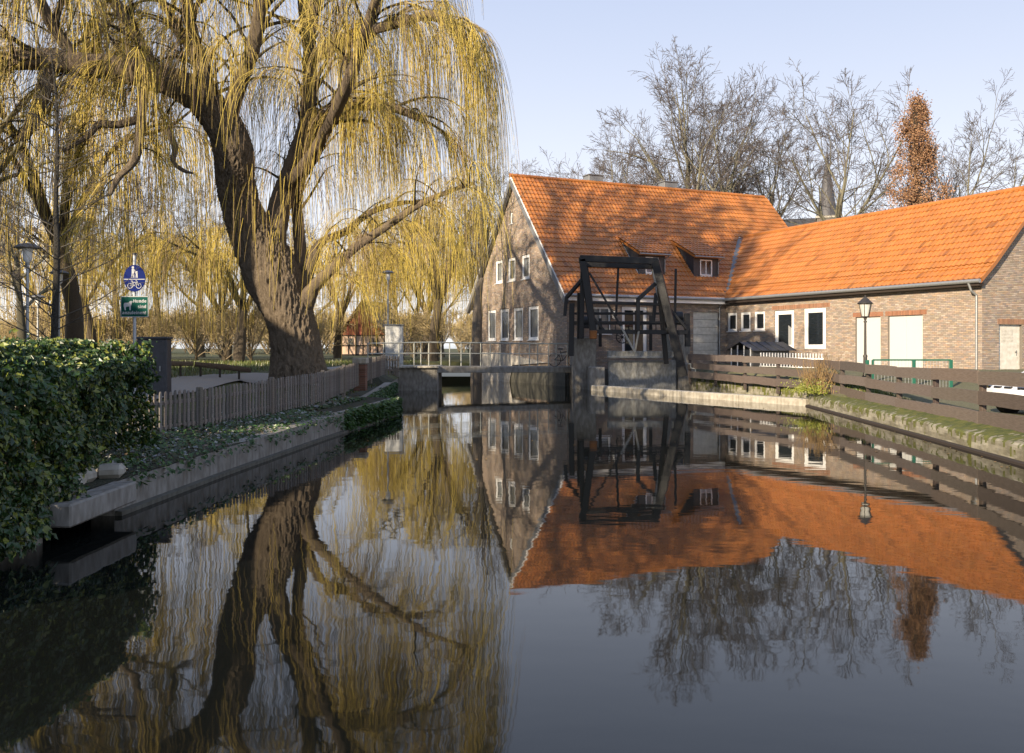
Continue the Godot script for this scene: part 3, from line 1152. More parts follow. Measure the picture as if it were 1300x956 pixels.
	# pale verge strip down the gable
	for s in 2:
		var vg := Geo.new()
		var p := Vector3(-0.2, mill_roof_y(eb) - 0.28, -(eb + 0.05) if s == 0 else -(13.2 - eb - 0.05))
		var q := Vector3(-0.2, mill_roof_y(rid) - 0.3, -rid)
		vg.beam(p, q, 0.22, 0.3, 0.01)
		part(th, "verge_board", vg, M.lead)
	# gutter and fascia
	var gg := Geo.new()
	gg.beam(Vector3(-ox, EAVE - 0.34, -eb - 0.0), Vector3(9.9, EAVE - 0.34, -eb - 0.0), 0.03, 0.26)
	gg.beam(Vector3(-ox, EAVE - 0.46, 0.2), Vector3(9.9, EAVE - 0.46, 0.2), 0.36, 0.03)
	part(th, "fascia", gg, M.white_paint)
	var gu := Geo.new()
	gu.rod(Vector3(-ox, EAVE - 0.3, -eb + 0.09), Vector3(9.95, EAVE - 0.32, -eb + 0.09), 0.075, 10)
	part(th, "gutter", gu, M.zinc)
	gu = Geo.new()
	gu.rod(Vector3(9.75, EAVE - 0.3, -eb + 0.06), Vector3(9.75, EAVE - 0.75, 0.08), 0.045)
	gu.rod(Vector3(9.75, EAVE - 0.75, 0.08), Vector3(9.75, 0.9, 0.08), 0.045)
	part(th, "downpipe", gu, M.zinc)
	# dormers
	for d: Rect2 in [d1, d2]:
		var x0 := d.position.x
		var x1 := d.end.x
		var fb := 1.0
		var y0 := mill_roof_y(fb)
		var y1 := 7.32
		var k := 0.47
		var bj := 3.25
		var cg := Geo.new()
		for x in [x0 + 0.06, x1 - 0.06]:
			for sg in [-1.0, 1.0]:
				var off := Vector3(0.04 * sg, 0, 0)
				cg.poly([Vector3(x, y0 - 0.1, -fb) + off, Vector3(x, y1, -fb) + off, Vector3(x, mill_roof_y(bj) - 0.05, -bj) + off], Vector3(sg, 0, 0))
		var wy := Rect2(x0 + 0.45, y0 + 0.06, 0.85, 0.92)
		cg.box(Vector3((x0 + wy.position.x) * 0.5, (y0 + y1) * 0.5, -fb - 0.05), Vector3(wy.position.x - x0, y1 - y0, 0.1))
		cg.box(Vector3((x1 + wy.end.x) * 0.5, (y0 + y1) * 0.5, -fb - 0.05), Vector3(x1 - wy.end.x, y1 - y0, 0.1))
		cg.box(Vector3(wy.get_center().x, (wy.end.y + y1) * 0.5, -fb - 0.05), Vector3(wy.size.x, y1 - wy.end.y, 0.1))
		var dm := part(th, "dormer", cg, M.slate)
		window(dm, Vector3(0, 0, -fb), X, wy, 0.07, 1, 0.03, false)
		var sg2 := Geo.new()
		sg2.col = TILE
		var a := Vector3(x0 - 0.15, y1 - 0.02, -fb + 0.3)
		var b := Vector3(x1 + 0.15, y1 - 0.02, -fb + 0.3)
		var back := Vector3(0, k * (bj - fb + 0.3), -(bj - fb + 0.3))
		sg2.poly([a, b, b + back, a + back], Vector3.UP)
		var dn := Vector3(0, -0.12, 0)
		sg2.poly([a + dn, b + dn, b + back + dn, a + back + dn], Vector3.DOWN)
		sg2.poly([a, b, b + dn, a + dn], Vector3(0, 0, 1))
		sg2.poly([a, a + back, a + back + dn, a + dn], Vector3.LEFT)
		sg2.poly([b, b + back, b + back + dn, b + dn], Vector3.RIGHT)
		part(dm, "dormer_roof", sg2, M.tile)
		tiles(dm, a + Vector3(0, 0.012, 0), X, back.normalized(), x1 - x0 + 0.3, back.length(), func(_c): return true, TILE)
		var dp := Geo.new()
		dp.rod(a + Vector3(0, -0.05, 0.05), b + Vector3(0, -0.05, 0.05), 0.045)
		dp.rod(b + Vector3(-0.06, -0.07, 0.05), b + Vector3(-0.22, -0.3, -0.22), 0.03)
		dp.rod(b + Vector3(-0.22, -0.3, -0.22), b + Vector3(-0.22, -1.0, -0.22), 0.03)
		part(dm, "dormer_gutter", dp, M.zinc)
	# lamp globe by the front window
	var lg := Geo.new()
	lg.lathe(Vector3(2.75, 3.55, 0.22), [[0.02, 0.0], [0.11, 0.06], [0.14, 0.2], [0.11, 0.36], [0.03, 0.44]], 14)
	var gl := part(th, "wall_lamp", lg, M.globe)
	lg = Geo.new()
	lg.rod(Vector3(2.75, 4.0, 0.22), Vector3(2.75, 4.08, -0.02), 0.02)
	part(gl, "bracket", lg, M.black_steel)

func wing() -> void:
	var turn := deg_to_rad(24.51)
	var th := thing("mill_wing", "long low brick wing with bright orange pantile roof and white shuttered openings", "building", W(2.89, 47.5, 0), turn)
	var X := Vector3.RIGHT
	var B := Vector3(0, 0, -1)
	var w0 := 10.25
	var floor_y := 0.2
	var e1 := -B
	var o := Vector3(w0, 0, 0)
	# distance along the wall grows towards the pond end: x = -b
	var holes := [Rect2(0.16, 2.94, 0.84, 1.05), Rect2(1.32, 2.94, 0.84, 1.05), Rect2(2.48, 2.94, 0.86, 1.05), Rect2(4.13, 1.96, 1.45, 2.0), Rect2(6.32, 1.96, 1.5, 2.04), Rect2(9.75, 0.95, 1.52, 2.5), Rect2(11.7, 0.95, 1.9, 2.5)]
	wall(th, o, e1, [Vector2(0, floor_y), Vector2(16.5, floor_y), Vector2(16.5, WEAVE + 0.05), Vector2(0, WEAVE + 0.05)], holes, BRICKS)
	for i in 5:
		window(th, o, e1, holes[i], [0.14, 0.14, 0.14, 0.2, 0.22][i], 0, 0.06, i < 3)
	for i in [5, 6]:
		var r: Rect2 = holes[i]
		var g := Geo.new()
		for k in 2:
			g.box(o + e1 * (r.position.x + r.size.x * (k + 0.5) / 2.0) + Vector3.UP * r.get_center().y + X * 0.1, Vector3(0.05, r.size.y - 0.01, r.size.x / 2.0 - 0.012), Basis(), 0.008)
		part(th, "shutter", g, M.shutter_white)
		lintel(th, o, e1, r.position.x - 0.15, r.end.x + 0.15, r.end.y + 0.01, Color(0.3, 0.14, 0.08))
	lintel(th, o, e1, 3.9, 8.1, 4.02, Color(0.3, 0.16, 0.1))
	# a white blind stands inside the first large window
	var bl := Geo.new()
	bl.poly([o + Vector3(0.14, 2.1, 5.0), o + Vector3(0.14, 2.1, 5.4), o + Vector3(0.14, 2.95, 5.4), o + Vector3(0.14, 3.2, 5.0)], Vector3.LEFT)
	part(th, "blind", bl, M.white_paint)
	# end wall
	var ez := 16.5
	var door := Rect2(1.0, 0.85, 1.42, 2.13)
	wall(th, Vector3(w0, 0, ez), X, [Vector2(0, floor_y), Vector2(8.0, floor_y), Vector2(8.0, WEAVE), Vector2(4.0, WEAVE + 3.95), Vector2(0, WEAVE)], [door], BRICKS)
	var dg := Geo.new()
	dg.box(Vector3(w0 + door.get_center().x, door.get_center().y, ez - 0.14), Vector3(door.size.x - 0.02, door.size.y - 0.01, 0.06), Basis(), 0.01)
	for i in 9:
		dg.box(Vector3(w0 + door.position.x + 0.62, door.end.y - 0.22 - i * 0.06, ez - 0.105), Vector3(0.7, 0.02, 0.015), Basis())
	var dr := part(th, "door", dg, M.cream_panel)
	dg = Geo.new()
	dg.rod(Vector3(w0 + door.end.x - 0.22, 1.85, ez - 0.09), Vector3(w0 + door.end.x - 0.34, 1.85, ez - 0.07), 0.014)
	dg.box(Vector3(w0 + door.end.x - 0.22, 1.8, ez - 0.105), Vector3(0.05, 0.22, 0.02), Basis(), 0.005)
	part(dr, "handle", dg, M.grey_steel)
	lintel(th, Vector3(w0, 0, ez), X, door.position.x - 0.1, door.end.x + 0.1, door.end.y + 0.01, Color(0.32, 0.18, 0.11))
	var bk := Geo.new()
	bk.box(Vector3(18.1, 2.5, 8.2), Vector3(0.28, 4.4, 16.4))
	bk.box(Vector3(14.2, 0.9, 8.2), Vector3(7.6, 0.1, 16.2))
	bk.box(Vector3(14.2, 4.7, 8.2), Vector3(7.6, 0.1, 16.2))
	part(th, "back_wall", bk, M.room)
	# roof, flaring a little at the eave
	var rx := 14.12
	var ry := WEAVE + 4.12
	var z0 := ez + 0.22
	var z1 := -3.5
	var rg := Geo.new()
	rg.col = TILE
	for s in [-1.0, 1.0]:
		var a := Vector3(rx + s * 4.2, WEAVE - 0.02, z0)
		var b := Vector3(rx + s * 4.2, WEAVE - 0.02, z1 if s < 0 else z1 + 3.4)
		var c := Vector3(rx, ry, z1)
		var d := Vector3(rx, ry, z0)
		var k := Vector3(rx + s * 3.4, WEAVE + 0.66, z0)
		var k2 := Vector3(rx + s * 3.4, WEAVE + 0.66, z1)
		var dn := Vector3(0, -0.15, 0)
		rg.poly([a, b, k2, k], Vector3.UP)
		rg.poly([k, k2, c, d], Vector3.UP)
		rg.poly([a + dn, b + dn, k2 + dn, k + dn], Vector3.DOWN)
		rg.poly([k + dn, k2 + dn, c + dn, d + dn], Vector3.DOWN)
		rg.poly([a, k, k + dn, a + dn], Vector3.BACK)
		rg.poly([k, d, d + dn, k + dn], Vector3.BACK)
		rg.poly([a, b, b + dn, a + dn], Vector3(s, 0, 0))
	var roof := part(th, "roof", rg, M.tile)
	var keep := func(c: Vector3) -> bool:
		return c.z > 0.0 or c.y > mill_roof_y(-c.z) - 0.06
	var up1 := (Vector3(rx - 3.4, WEAVE + 0.66, 0) - Vector3(rx - 4.2, WEAVE - 0.02, 0))
	var up2 := (Vector3(rx, ry, 0) - Vector3(rx - 3.4, WEAVE + 0.66, 0))
	var ex := Vector3(0, 0, 1)
	tiles(roof, Vector3(rx - 4.2, WEAVE, z1), ex, up1.normalized(), z0 - z1, up1.length() - 0.02, keep, TILE)
	tiles(roof, Vector3(rx - 3.4, WEAVE + 0.68, z1), ex, up2.normalized(), z0 - z1, up2.length() - 0.03, keep, TILE)
	ridge_tiles(roof, Vector3(rx, ry + 0.03, -3.1), Vector3(rx, ry + 0.03, z0), TILE)
	# lead valley
	var vg := Geo.new()
	vg.beam(Vector3(10.0, WEAVE + 0.12, 0.12), Vector3(13.9, 8.78, -3.2), 0.36, 0.05)
	part(roof, "valley", vg, M.lead)
	# verge tiles
	var ve := Geo.new()
	ve.col = TILE * 0.8
	ve.beam(Vector3(rx - 4.18, WEAVE - 0.02, z0 + 0.02), Vector3(rx - 3.4, WEAVE + 0.66, z0 + 0.02), 0.05, 0.14)
	ve.beam(Vector3(rx - 3.4, WEAVE + 0.66, z0 + 0.02), Vector3(rx, ry, z0 + 0.02), 0.05, 0.14)
	part(roof, "verge", ve, M.tile)
	var gu := Geo.new()
	gu.rod(Vector3(rx - 4.3, WEAVE - 0.04, 0.2), Vector3(rx - 4.3, WEAVE - 0.07, z0 + 0.02), 0.085, 10)
	part(th, "gutter", gu, M.zinc)
	gu = Geo.new()
	gu.box(Vector3(rx - 4.08, WEAVE - 0.2, 8.4), Vector3(0.3, 0.12, 16.5))
	part(th, "eave_board", gu, M.timber)
	gu = Geo.new()
	gu.rod(Vector3(rx - 4.3, WEAVE - 0.1, 16.2), Vector3(rx - 4.18, WEAVE - 0.45, 16.25), 0.05)
	gu.rod(Vector3(rx - 4.18, WEAVE - 0.45, 16.25), Vector3(w0 - 0.07, WEAVE - 0.62, 16.3), 0.05)
	gu.rod(Vector3(w0 - 0.07, WEAVE - 0.62, 16.3), Vector3(w0 - 0.07, 0.6, 16.3), 0.05)
	part(th, "downpipe", gu, M.zinc)

# ---------------------------------------------------------------- sluice and bridge
func sluice() -> void:
	var th := thing("sluice_gate", "black steel sluice gate frame with grey gate leaf between concrete piers", "sluice gate", W(6, 44, 0))
	var bs: Material = M.black_steel
	var bar := func(called: String, a: Vector3, b: Vector3, w: float, m: Material) -> void:
		var g := Geo.new()
		g.beam(a, b, w * 1.25, w * 1.25, 0.012)
		part(th, called, g, m)
	var D0 := 43.3
	var D1 := 45.8
	bar.call("top_beam", at(736, 328, D0), at(835, 332, D0), 0.24, bs)
	bar.call("top_beam", at(741, 335, D1), at(832, 338, D1), 0.24, bs)
	for p in [738.0, 832.0]:
		bar.call("cross_beam", at(p, 330, D0), at(p + (4.0 if p < 800 else -2.0), 336.5, D1), 0.2, bs)
	bar.call("leg", at(739, 329, D0), at(754, 428, D0), 0.24, bs)
	bar.call("leg", at(743, 336, D1), at(755, 426, D1), 0.2, bs)
	bar.call("leg", at(832, 331, D0), at(868, 478, D0 - 0.4), 0.3, bs)
	bar.call("leg", at(829, 338, D1), at(850, 446, D1), 0.16, M.grey_steel)
	bar.call("brace", at(739, 355, D0), at(719, 378, D0 + 0.5), 0.13, bs)
	bar.call("brace", at(719, 377, D0 + 0.5), at(717, 401, D0 + 0.5), 0.13, bs)
	bar.call("post", at(726, 385, D0 + 0.5), at(725, 452, D0 + 0.5), 0.2, bs)
	bar.call("post", at(737, 372, D0 + 0.5), at(737, 430, D0 + 0.5), 0.26, bs)
	bar.call("brace", at(832, 360, D0), at(810, 380, D0 - 0.2), 0.14, bs)
	bar.call("brace", at(810, 379, D0 - 0.2), at(810, 420, D0 - 0.2), 0.14, bs)
	bar.call("lifting_rod", at(811, 420, D0 - 0.2), at(806, 447, D0 - 0.1), 0.07, M.grey_steel)
	bar.call("lifting_rod", at(748, 346, D0), at(788, 414, D0 - 0.1), 0.08, bs)
	bar.call("lifting_rod", at(788, 414, D0 - 0.1), at(806, 447, D0 - 0.1), 0.08, M.grey_steel)
	bar.call("hanger", at(785, 339, D1), at(782, 402, D1), 0.09, bs)
	bar.call("hanger", at(858, 341, D1), at(857, 402, D1), 0.09, bs)
	bar.call("post", at(833, 372, D1), at(829, 410, D1), 0.14, bs)
	bar.call("drive_shaft", at(722, 410, D1 - 0.5), at(866, 410, D1 - 0.5), 0.14, bs)
	bar.call("walkway_beam", at(752, 421, D0), at(873, 422, D0), 0.16, bs)
	bar.call("leg", at(834, 334, D0), at(846, 462, D0 + 0.2), 0.17, bs)
	bar.call("leg", at(740, 332, D0), at(738, 430, D0 + 0.2), 0.17, bs)
	bar.call("crossbar", at(745, 384, D0), at(843, 387, D0), 0.09, bs)
	bar.call("crossbar", at(722, 398, D1), at(838, 398, D1), 0.1, bs)
	bar.call("brace", at(846, 387, D0), at(874, 420, D0), 0.1, bs)
	bar.call("brace", at(749, 398, D0), at(768, 421, D0), 0.09, bs)
	bar.call("post", at(872, 398, D0 + 0.4), at(873, 440, D0 + 0.4), 0.2, bs)
	bar.call("post", at(762, 404, D1), at(762, 440, D1), 0.12, bs)
	bar.call("post", at(826, 400, D1), at(826, 445, D1), 0.12, bs)
	for k in 12:
		bar.call("rail_post", at(764 + k * 8.6, 421, D0), at(764 + k * 8.6, 409, D0), 0.035, bs)
	bar.call("hand_rail", at(760, 409, D0), at(870, 409.5, D0), 0.05, bs)
	for q in [[745, 408], [852, 407], [862, 402]]:
		var g := Geo.new()
		var c := at(q[0], q[1], D1 - 0.5)
		g.tube(PackedVector3Array([c - Vector3(0.16, 0, 0), c + Vector3(0.16, 0, 0)]), PackedFloat32Array([0.26, 0.26]), 12, true)
		g.box(c + Vector3(0, -0.2, 0), Vector3(0.5, 0.3, 0.4), Basis(), 0.03)
		part(th, "gear_box", g, bs)
	var g := Geo.new()
	for i in 9:
		var a := TAU * i / 9.0
		var c := at(790, 428, D0 + 0.6)
		g.rod(c, c + Vector3(cos(a), sin(a), 0) * 0.3, 0.018, 5)
		g.rod(c + Vector3(cos(a), sin(a), 0) * 0.3, c + Vector3(cos(a + TAU / 9), sin(a + TAU / 9), 0) * 0.3, 0.025, 5)
	part(th, "hand_wheel", g, bs)
	# gate leaf, leaning a little, with its upper girder
	g = Geo.new()
	var q0 := at(772, 456, 44.2)
	var q1 := at(858, 456, 44.2)
	var w := q1.x - q0.x
	g.box(Vector3((q0.x + q1.x) * 0.5, 0.55, -44.2), Vector3(w, 1.7, 0.2), Basis(Vector3.RIGHT, -0.1), 0.02)
	part(th, "gate_leaf", g, M.gate_plate)
	g = Geo.new()
	g.beam(at(771, 449, 43.9), at(855, 450, 43.9), 0.3, 0.28, 0.02)
	part(th, "girder", g, M.gate_plate)
	g = Geo.new()
	g.rod(at(771, 453.5, 43.7), at(854, 454, 43.7), 0.05)
	part(th, "pipe", g, M.grey_steel)
	g = Geo.new()
	g.box(at(753, 425, D0 - 0.15) + Vector3(0, 0, 0), Vector3(0.34, 0.4, 0.34), Basis(), 0.03)
	part(th, "bearing_block", g, M.rust)
	for k in [[727.5, 757.0, 428.0, 44.2, 2.6], [748.0, 768.0, 466.0, 43.0, 1.2], [862.0, 876.0, 422.0, 45.0, 2.2], [861.0, 884.0, 462.0, 44.0, 1.6]]:
		g = Geo.new()
		var a := at(k[0], k[2], k[3])
		var b := at(k[1], k[2], k[3])
		g.box(Vector3((a.x + b.x) * 0.5, (a.y - 0.6) * 0.5, -k[3] - k[4] * 0.5), Vector3(b.x - a.x, a.y + 0.6, k[4]), Basis(), 0.03)
		part(th, "pier", g, M.concrete)
	# stepped handrail by the gate
	g = Geo.new()
	var rp := [at(874, 462, 42.0), at(877, 462, 42.0), at(877, 467, 42.0), at(883, 468.5, 41.8), at(883, 479, 41.8)]
	for i in rp.size() - 1:
		g.rod(rp[i], rp[i + 1], 0.025, 6)
	part(th, "handrail", g, M.rail_paint)

	# footbridge
	th = thing("footbridge", "narrow concrete footbridge with white tubular railing leading to the sluice pier", "bridge", W(-3.5, 43.5, 0))
	var L0 := W(-4.2, 43.6, 1.14)
	var L1 := W(3.5, 46.6, 1.07)
	var dir := (L1 - L0).normalized()
	var nrm := dir.cross(Vector3.UP).normalized()
	g = Geo.new()
	g.beam(L0 - Vector3(0, 0.1, 0), L1 - Vector3(0, 0.1, 0), 1.5, 0.2, 0.02)
	part(th, "deck", g, M.concrete)
	for s in [-1.0, 1.0]:
		g = Geo.new()
		g.beam(L0 + nrm * s * 0.72 + Vector3(0, -0.17, 0), L1 + nrm * s * 0.72 + Vector3(0, -0.17, 0), 0.14, 0.28, 0.02)
		part(th, "edge_beam", g, M.concrete)
		var n := 8
		for i in n + 1:
			g = Geo.new()
			var p: Vector3 = L0.lerp(L1, float(i) / n) + nrm * s * 0.7
			g.rod(p - Vector3(0, 0.05, 0), p + Vector3(0, 1.14, 0), 0.028, 8)
			part(th, "railing_post", g, M.rail_paint)
		for h in [1.14, 0.62]:
			g = Geo.new()
			g.rod(L0 + nrm * s * 0.7 + Vector3(0, h, 0), L1 + nrm * s * 0.7 + Vector3(0, h, 0), 0.03 if h > 1 else 0.022, 8)
			part(th, "railing_bar", g, M.rail_paint)
	for h in [1.14, 0.62]:
		g = Geo.new()
		g.rod(at(467, 436 if h > 1 else 449, 41.0), L0 + nrm * 0.7 + Vector3(0, h, 0), 0.03, 8)
		part(th, "railing_bar", g, M.rail_paint)
	for i in 4:
		g = Geo.new()
		var p := at(467, 436, 41.0).lerp(L0 + nrm * 0.7 + Vector3(0, 1.14, 0), i / 4.0)
		g.rod(p, p - Vector3(0, 1.15, 0), 0.026, 8)
		part(th, "railing_post", g, M.rail_paint)
	th = thing("bridge_abutment", "dark concrete bridge abutment at the end of the footbridge", "abutment", W(-4.5, 43.0, 0))
	g = Geo.new()
	g.box(W(-4.55, 44.0, 0.3), Vector3(2.1, 1.55, 2.4), Basis(), 0.03)
	part(th, "abutment_body", g, M.concrete)
	g = Geo.new()
	g.box(W(-4.6, 43.9, 1.11), Vector3(2.3, 0.1, 2.6), Basis(), 0.02)
	part(th, "cap_slab", g, M.pale_concrete)

# ---------------------------------------------------------------- fences
func picket_fence() -> void:
	var th := thing("picket_fence", "weathered grey-brown wooden picket fence along the concrete bank wall", "fence", W(-6, 17, 0.4))
	var tone := Color(0.25, 0.22, 0.19)
	var line := [[-6.9, 12.6, 0.43], [-6.45, 14.9, 0.42], [-5.97, 17.3, 0.41], [-5.45, 20.55, 0.49], [-4.97, 23.8, 0.57], [-5.0, 26.9, 0.66], [-5.08, 29.9, 0.74], [-5.15, 33.0, 0.84], [-5.05, 36.2, 0.93]]
	var meshes := []
	for v in 5:
		var g := Geo.new()
		g.col = jit(tone, 0.3)
		var h := 0.78
		var a := 0.033
		var z := 0.011
		var out := [Vector2(-a, 0), Vector2(a, 0), Vector2(a, h - 0.05), Vector2(a * 0.6, h - 0.012), Vector2(0, h), Vector2(-a * 0.6, h - 0.012), Vector2(-a, h - 0.05)]
		var f := []
		var b := []
		for p: Vector2 in out:
			f.append(Vector3(p.x, p.y, z)); b.append(Vector3(p.x, p.y, -z))
		g.poly(f, Vector3.BACK)
		g.poly(b, Vector3.FORWARD)
		for i in out.size():
			var j := (i + 1) % out.size()
			g.poly([f[i], f[j], b[j], b[i]], Vector3(out[i].x + out[j].x, out[i].y + out[j].y - h, 0))
		var m := g.mesh()
		m.surface_set_material(0, M.fence_wood)
		meshes.append(m)
	for i in line.size() - 1:
		var a := W(line[i][0], line[i][1], line[i][2])
		var b := W(line[i + 1][0], line[i + 1][1], line[i + 1][2])
		var d := b - a
		var flat := Vector3(d.x, 0, d.z).normalized()
		var nrm := flat.cross(Vector3.UP)
		if i != 6:
			var pg := Geo.new()
			pg.col = jit(Color(0.22, 0.19, 0.16), 0.15)
			pg.box(a + Vector3(0, 0.36, 0), Vector3(0.1, 0.98, 0.1), Basis(flat, Vector3.UP, nrm), 0.012)
			part(th, "post", pg, M.fence_wood)
		for h in [0.16, 0.6]:
			var r := Geo.new()
			r.col = jit(tone, 0.2)
			r.beam(a + Vector3(0, h, 0) - nrm * 0.03, b + Vector3(0, h + rng.randf_range(-0.02, 0.02), 0) - nrm * 0.03, 0.035, 0.07, 0.006)
			part(th, "rail", r, M.fence_wood)
		var n := int(d.length() / 0.145)
		for k in n:
			var t := (k + 0.5) / n
			var p := a + d * t + nrm * 0.002 + Vector3(0, 0.03 + rng.randf_range(-0.015, 0.015), 0)
			var bs := Basis(flat, Vector3.UP, -nrm) * Basis(Vector3(0, 0, 1), rng.randf_range(-0.025, 0.025))
			placed(th, "picket", meshes[rng.randi() % 5], Transform3D(bs, p))
	# closing panel at the abutment
	var a := W(-5.05, 36.2, 0.93)
	var b := W(-4.5, 36.2, 0.9)
	for h in [0.2, 0.62]:
		var r := Geo.new()
		r.col = tone
		r.beam(a + Vector3(0, h, 0), b + Vector3(0, h, 0), 0.035, 0.07)
		part(th, "rail", r, M.fence_wood)
	for k in 5:
		placed(th, "picket", meshes[k], Transform3D(Basis(), a.lerp(b, (k + 0.5) / 5.0)))
	th = thing("brick_post", "short brick gate post with a pale concrete cap in the picket fence line", "post", W(-5.05, 30.2, 0.7))
	var g := Geo.new()
	for row in 12:
		for k in 2:
			g.col = jit(Color(0.2, 0.1, 0.07), 0.25)
			var along := row % 2 == 0
			var off := Vector3(0.1, 0, 0) if along else Vector3(0, 0, 0.1)
			g.box(W(-5.05, 30.2, 0.62 + row * 0.073) + off * (1 if k == 0 else -1), Vector3(0.19, 0.064, 0.39) if along else Vector3(0.39, 0.064, 0.19), Basis(), 0.006)
	part(th, "brickwork", g, M.brick, true)
	g = Geo.new()
	g.box(W(-5.05, 30.2, 1.06), Vector3(0.365, 0.88, 0.365))
	part(th, "core", g, M.mortar)
	g = Geo.new()
	g.box(W(-5.05, 30.2, 1.58), Vector3(0.48, 0.2, 0.48), Basis(), 0.03)
	part(th, "cap", g, M.pale_concrete)
	# log barrier beyond the path
	th = thing("log_barrier", "low barrier of round timber logs on short posts beyond the path", "barrier", W(-10.5, 28, 1.0))
	var logs := [[-13.2, 26.5], [-11.3, 27.0], [-9.6, 27.4], [-8.0, 27.9]]
	for i in 3:
		g = Geo.new()
		g.col = jit(Color(0.26, 0.19, 0.13), 0.2)
		var p := W(logs[i][0], logs[i][1], ground_height(logs[i][0], logs[i][1]) + 0.42 + rng.randf_range(-0.03, 0.03))
		var q := W(logs[i + 1][0], logs[i + 1][1], ground_height(logs[i + 1][0], logs[i + 1][1]) + 0.42)
		g.tube(PackedVector3Array([p, p.lerp(q, 0.5) + Vector3(0, 0.02, 0), q.lerp(p, 0.02)]), PackedFloat32Array([0.075, 0.085, 0.07]), 10, true, fn, 0.2)
		part(th, "log", g, M.bark)
		for k in 3:
			g = Geo.new()
			g.col = Color(0.1, 0.08, 0.06)
			var c := p.lerp(q, k / 3.0 + 0.1)
			g.rod(c - Vector3(0, 0.6, 0), c, 0.035, 7)
			part(th, "post", g, M.bark)

func plank_fence() -> void:
	var th := thing("plank_fence", "brown fence of three wide horizontal planks above the mossy bank wall", "fence", W(10.2, 24, 0.5))
	var tone := Color(0.17, 0.138, 0.12)
	var line := [[8.3, 42.6, 1.74], [8.9, 39.9, 1.72], [9.5, 37.2, 1.69], [10.1, 34.6, 1.65], [10.78, 32.0, 1.61], [10.62, 29.3, 1.57], [10.4, 26.6, 1.54], [10.15, 23.9, 1.52], [9.9, 21.3, 1.52], [9.65, 18.7, 1.53], [9.4, 16.2, 1.54], [9.15, 13.6, 1.54], [8.9, 11.0, 1.52]]
	for i in line.size():
		var p := W(line[i][0], line[i][1], line[i][2])
		var g := Geo.new()
		g.col = jit(Color(0.09, 0.07, 0.06), 0.2)
		g.box(p + Vector3(0.07, -0.72, 0), Vector3(0.11, 1.36, 0.11), Basis(Vector3.UP, 0.15), 0.012)
		part(th, "post", g, M.fence_wood)
	for i in line.size() - 1:
		var a := W(line[i][0], line[i][1], line[i][2])
		var b := W(line[i + 1][0], line[i + 1][1], line[i + 1][2])
		var d := (b - a)
		var flat := Vector3(d.x, 0, d.z).normalized()
		var side := flat.cross(Vector3.UP)     # towards the water or away
		if side.x > 0:
			side = -side
		for r in 3:
			var g := Geo.new()
			g.col = jit(tone, 0.32)
			var hgt: float = [0.27, 0.27, 0.3][r]
			var off: float = [0.0, 0.42, 0.82][r]
			var n := 6
			var e0 := rng.randf_range(-0.025, 0.025)
			var e1 := rng.randf_range(-0.025, 0.025)
			var ring := []
			for k in n + 1:
				var t := float(k) / n
				var p := a.lerp(b, t) + Vector3(0, -off + lerpf(e0, e1, t) + sin(t * PI) * 0.012, 0) + side * (0.012 * sin(t * 5.0 + i))
				if k == 0:
					p += flat * 0.006
				if k == n:
					p -= flat * 0.006
				var w := fn.get_noise_2d(i * 60.0 + k * 21.0, r * 50.0) * 0.025
				ring.append([p + side * 0.034, p + side * 0.034 + Vector3(0, -hgt + w, 0), p + side * -0.004 + Vector3(0, -hgt + w, 0), p + side * -0.004])
			for k in n:
				for e in 4:
					var c: Vector3 = (ring[k][0] + ring[k][1] + ring[k][2] + ring[k][3]) * 0.25
					var m: Vector3 = (ring[k][e] + ring[k][(e + 1) % 4]) * 0.5
					g.poly([ring[k][e], ring[k][(e + 1) % 4], ring[k + 1][(e + 1) % 4], ring[k + 1][e]], m - c)
			g.poly(ring[0], -flat)
			g.poly(ring[n], flat)
			part(th, "plank", g, M.plank_wood)
	# green mesh fence behind
	th = thing("mesh_fence", "green steel mesh fence with square posts behind the plank fence", "fence", at(1155, 470, 28.5))
	var posts := [1101.0, 1108.0, 1160.0, 1207.0]
	for i in 4:
		var g := Geo.new()
		var p := at(posts[i], 457, 28.5)
		g.box(Vector3(p.x, (p.y + 0.45) * 0.5, p.z), Vector3(0.1 if i != 1 else 0.05, p.y - 0.45, 0.1), Basis(), 0.01)
		part(th, "post", g, M.green_paint)
	for q in [[1108.0, 1160.0], [1160.0, 1207.0]]:
		var g := Geo.new()
		var a := at(q[0], 457, 28.5)
		var b := at(q[1], 457, 28.5)
		g.beam(a, b, 0.05, 0.05)
		g.beam(a - Vector3(0, 0.9, 0), b - Vector3(0, 0.9, 0), 0.04, 0.04)
		var m := part(th, "frame", g, M.green_paint)
		g = Geo.new()
		for k in 12:
			var c := a.lerp(b, (k + 0.5) / 12.0)
			g.rod(c, c - Vector3(0, 0.9, 0), 0.006, 4)
		part(m, "wires", g, M.galvanised, true)
	# white pickets by the wing
	th = thing("white_fence", "low white picket fence between the small shed and the brick wing", "fence", at(1005, 460, 41.0))
	for k in 22:
		var g := Geo.new()
		var c := at(966 + k * 3.7, 448.5 + k * 0.06, 42.5 - k * 0.12)
		g.box(c - Vector3(0, 0.4, 0), Vector3(0.085, 0.86, 0.025), Basis(Vector3.UP, 0.7), 0.006)
		part(th, "picket", g, M.white_paint)
	for h in [0.2, 0.62]:
		var g := Geo.new()
		g.beam(at(964, 448.5, 42.6) - Vector3(0, h, 0), at(1046, 450, 39.9) - Vector3(0, h, 0), 0.03, 0.06)
		part(th, "rail", g, M.white_paint)
	# small shed with glazed end
	th = thing("garden_shed", "small low shed with dark sheet roof and glazed end behind the plank fence", "shed", W(11.2, 43.5, 1.1), 0.42)
	var g := Geo.new()
	g.box(Vector3(0.9, 0.4, 0), Vector3(2.2, 0.8, 1.6), Basis(), 0.02)
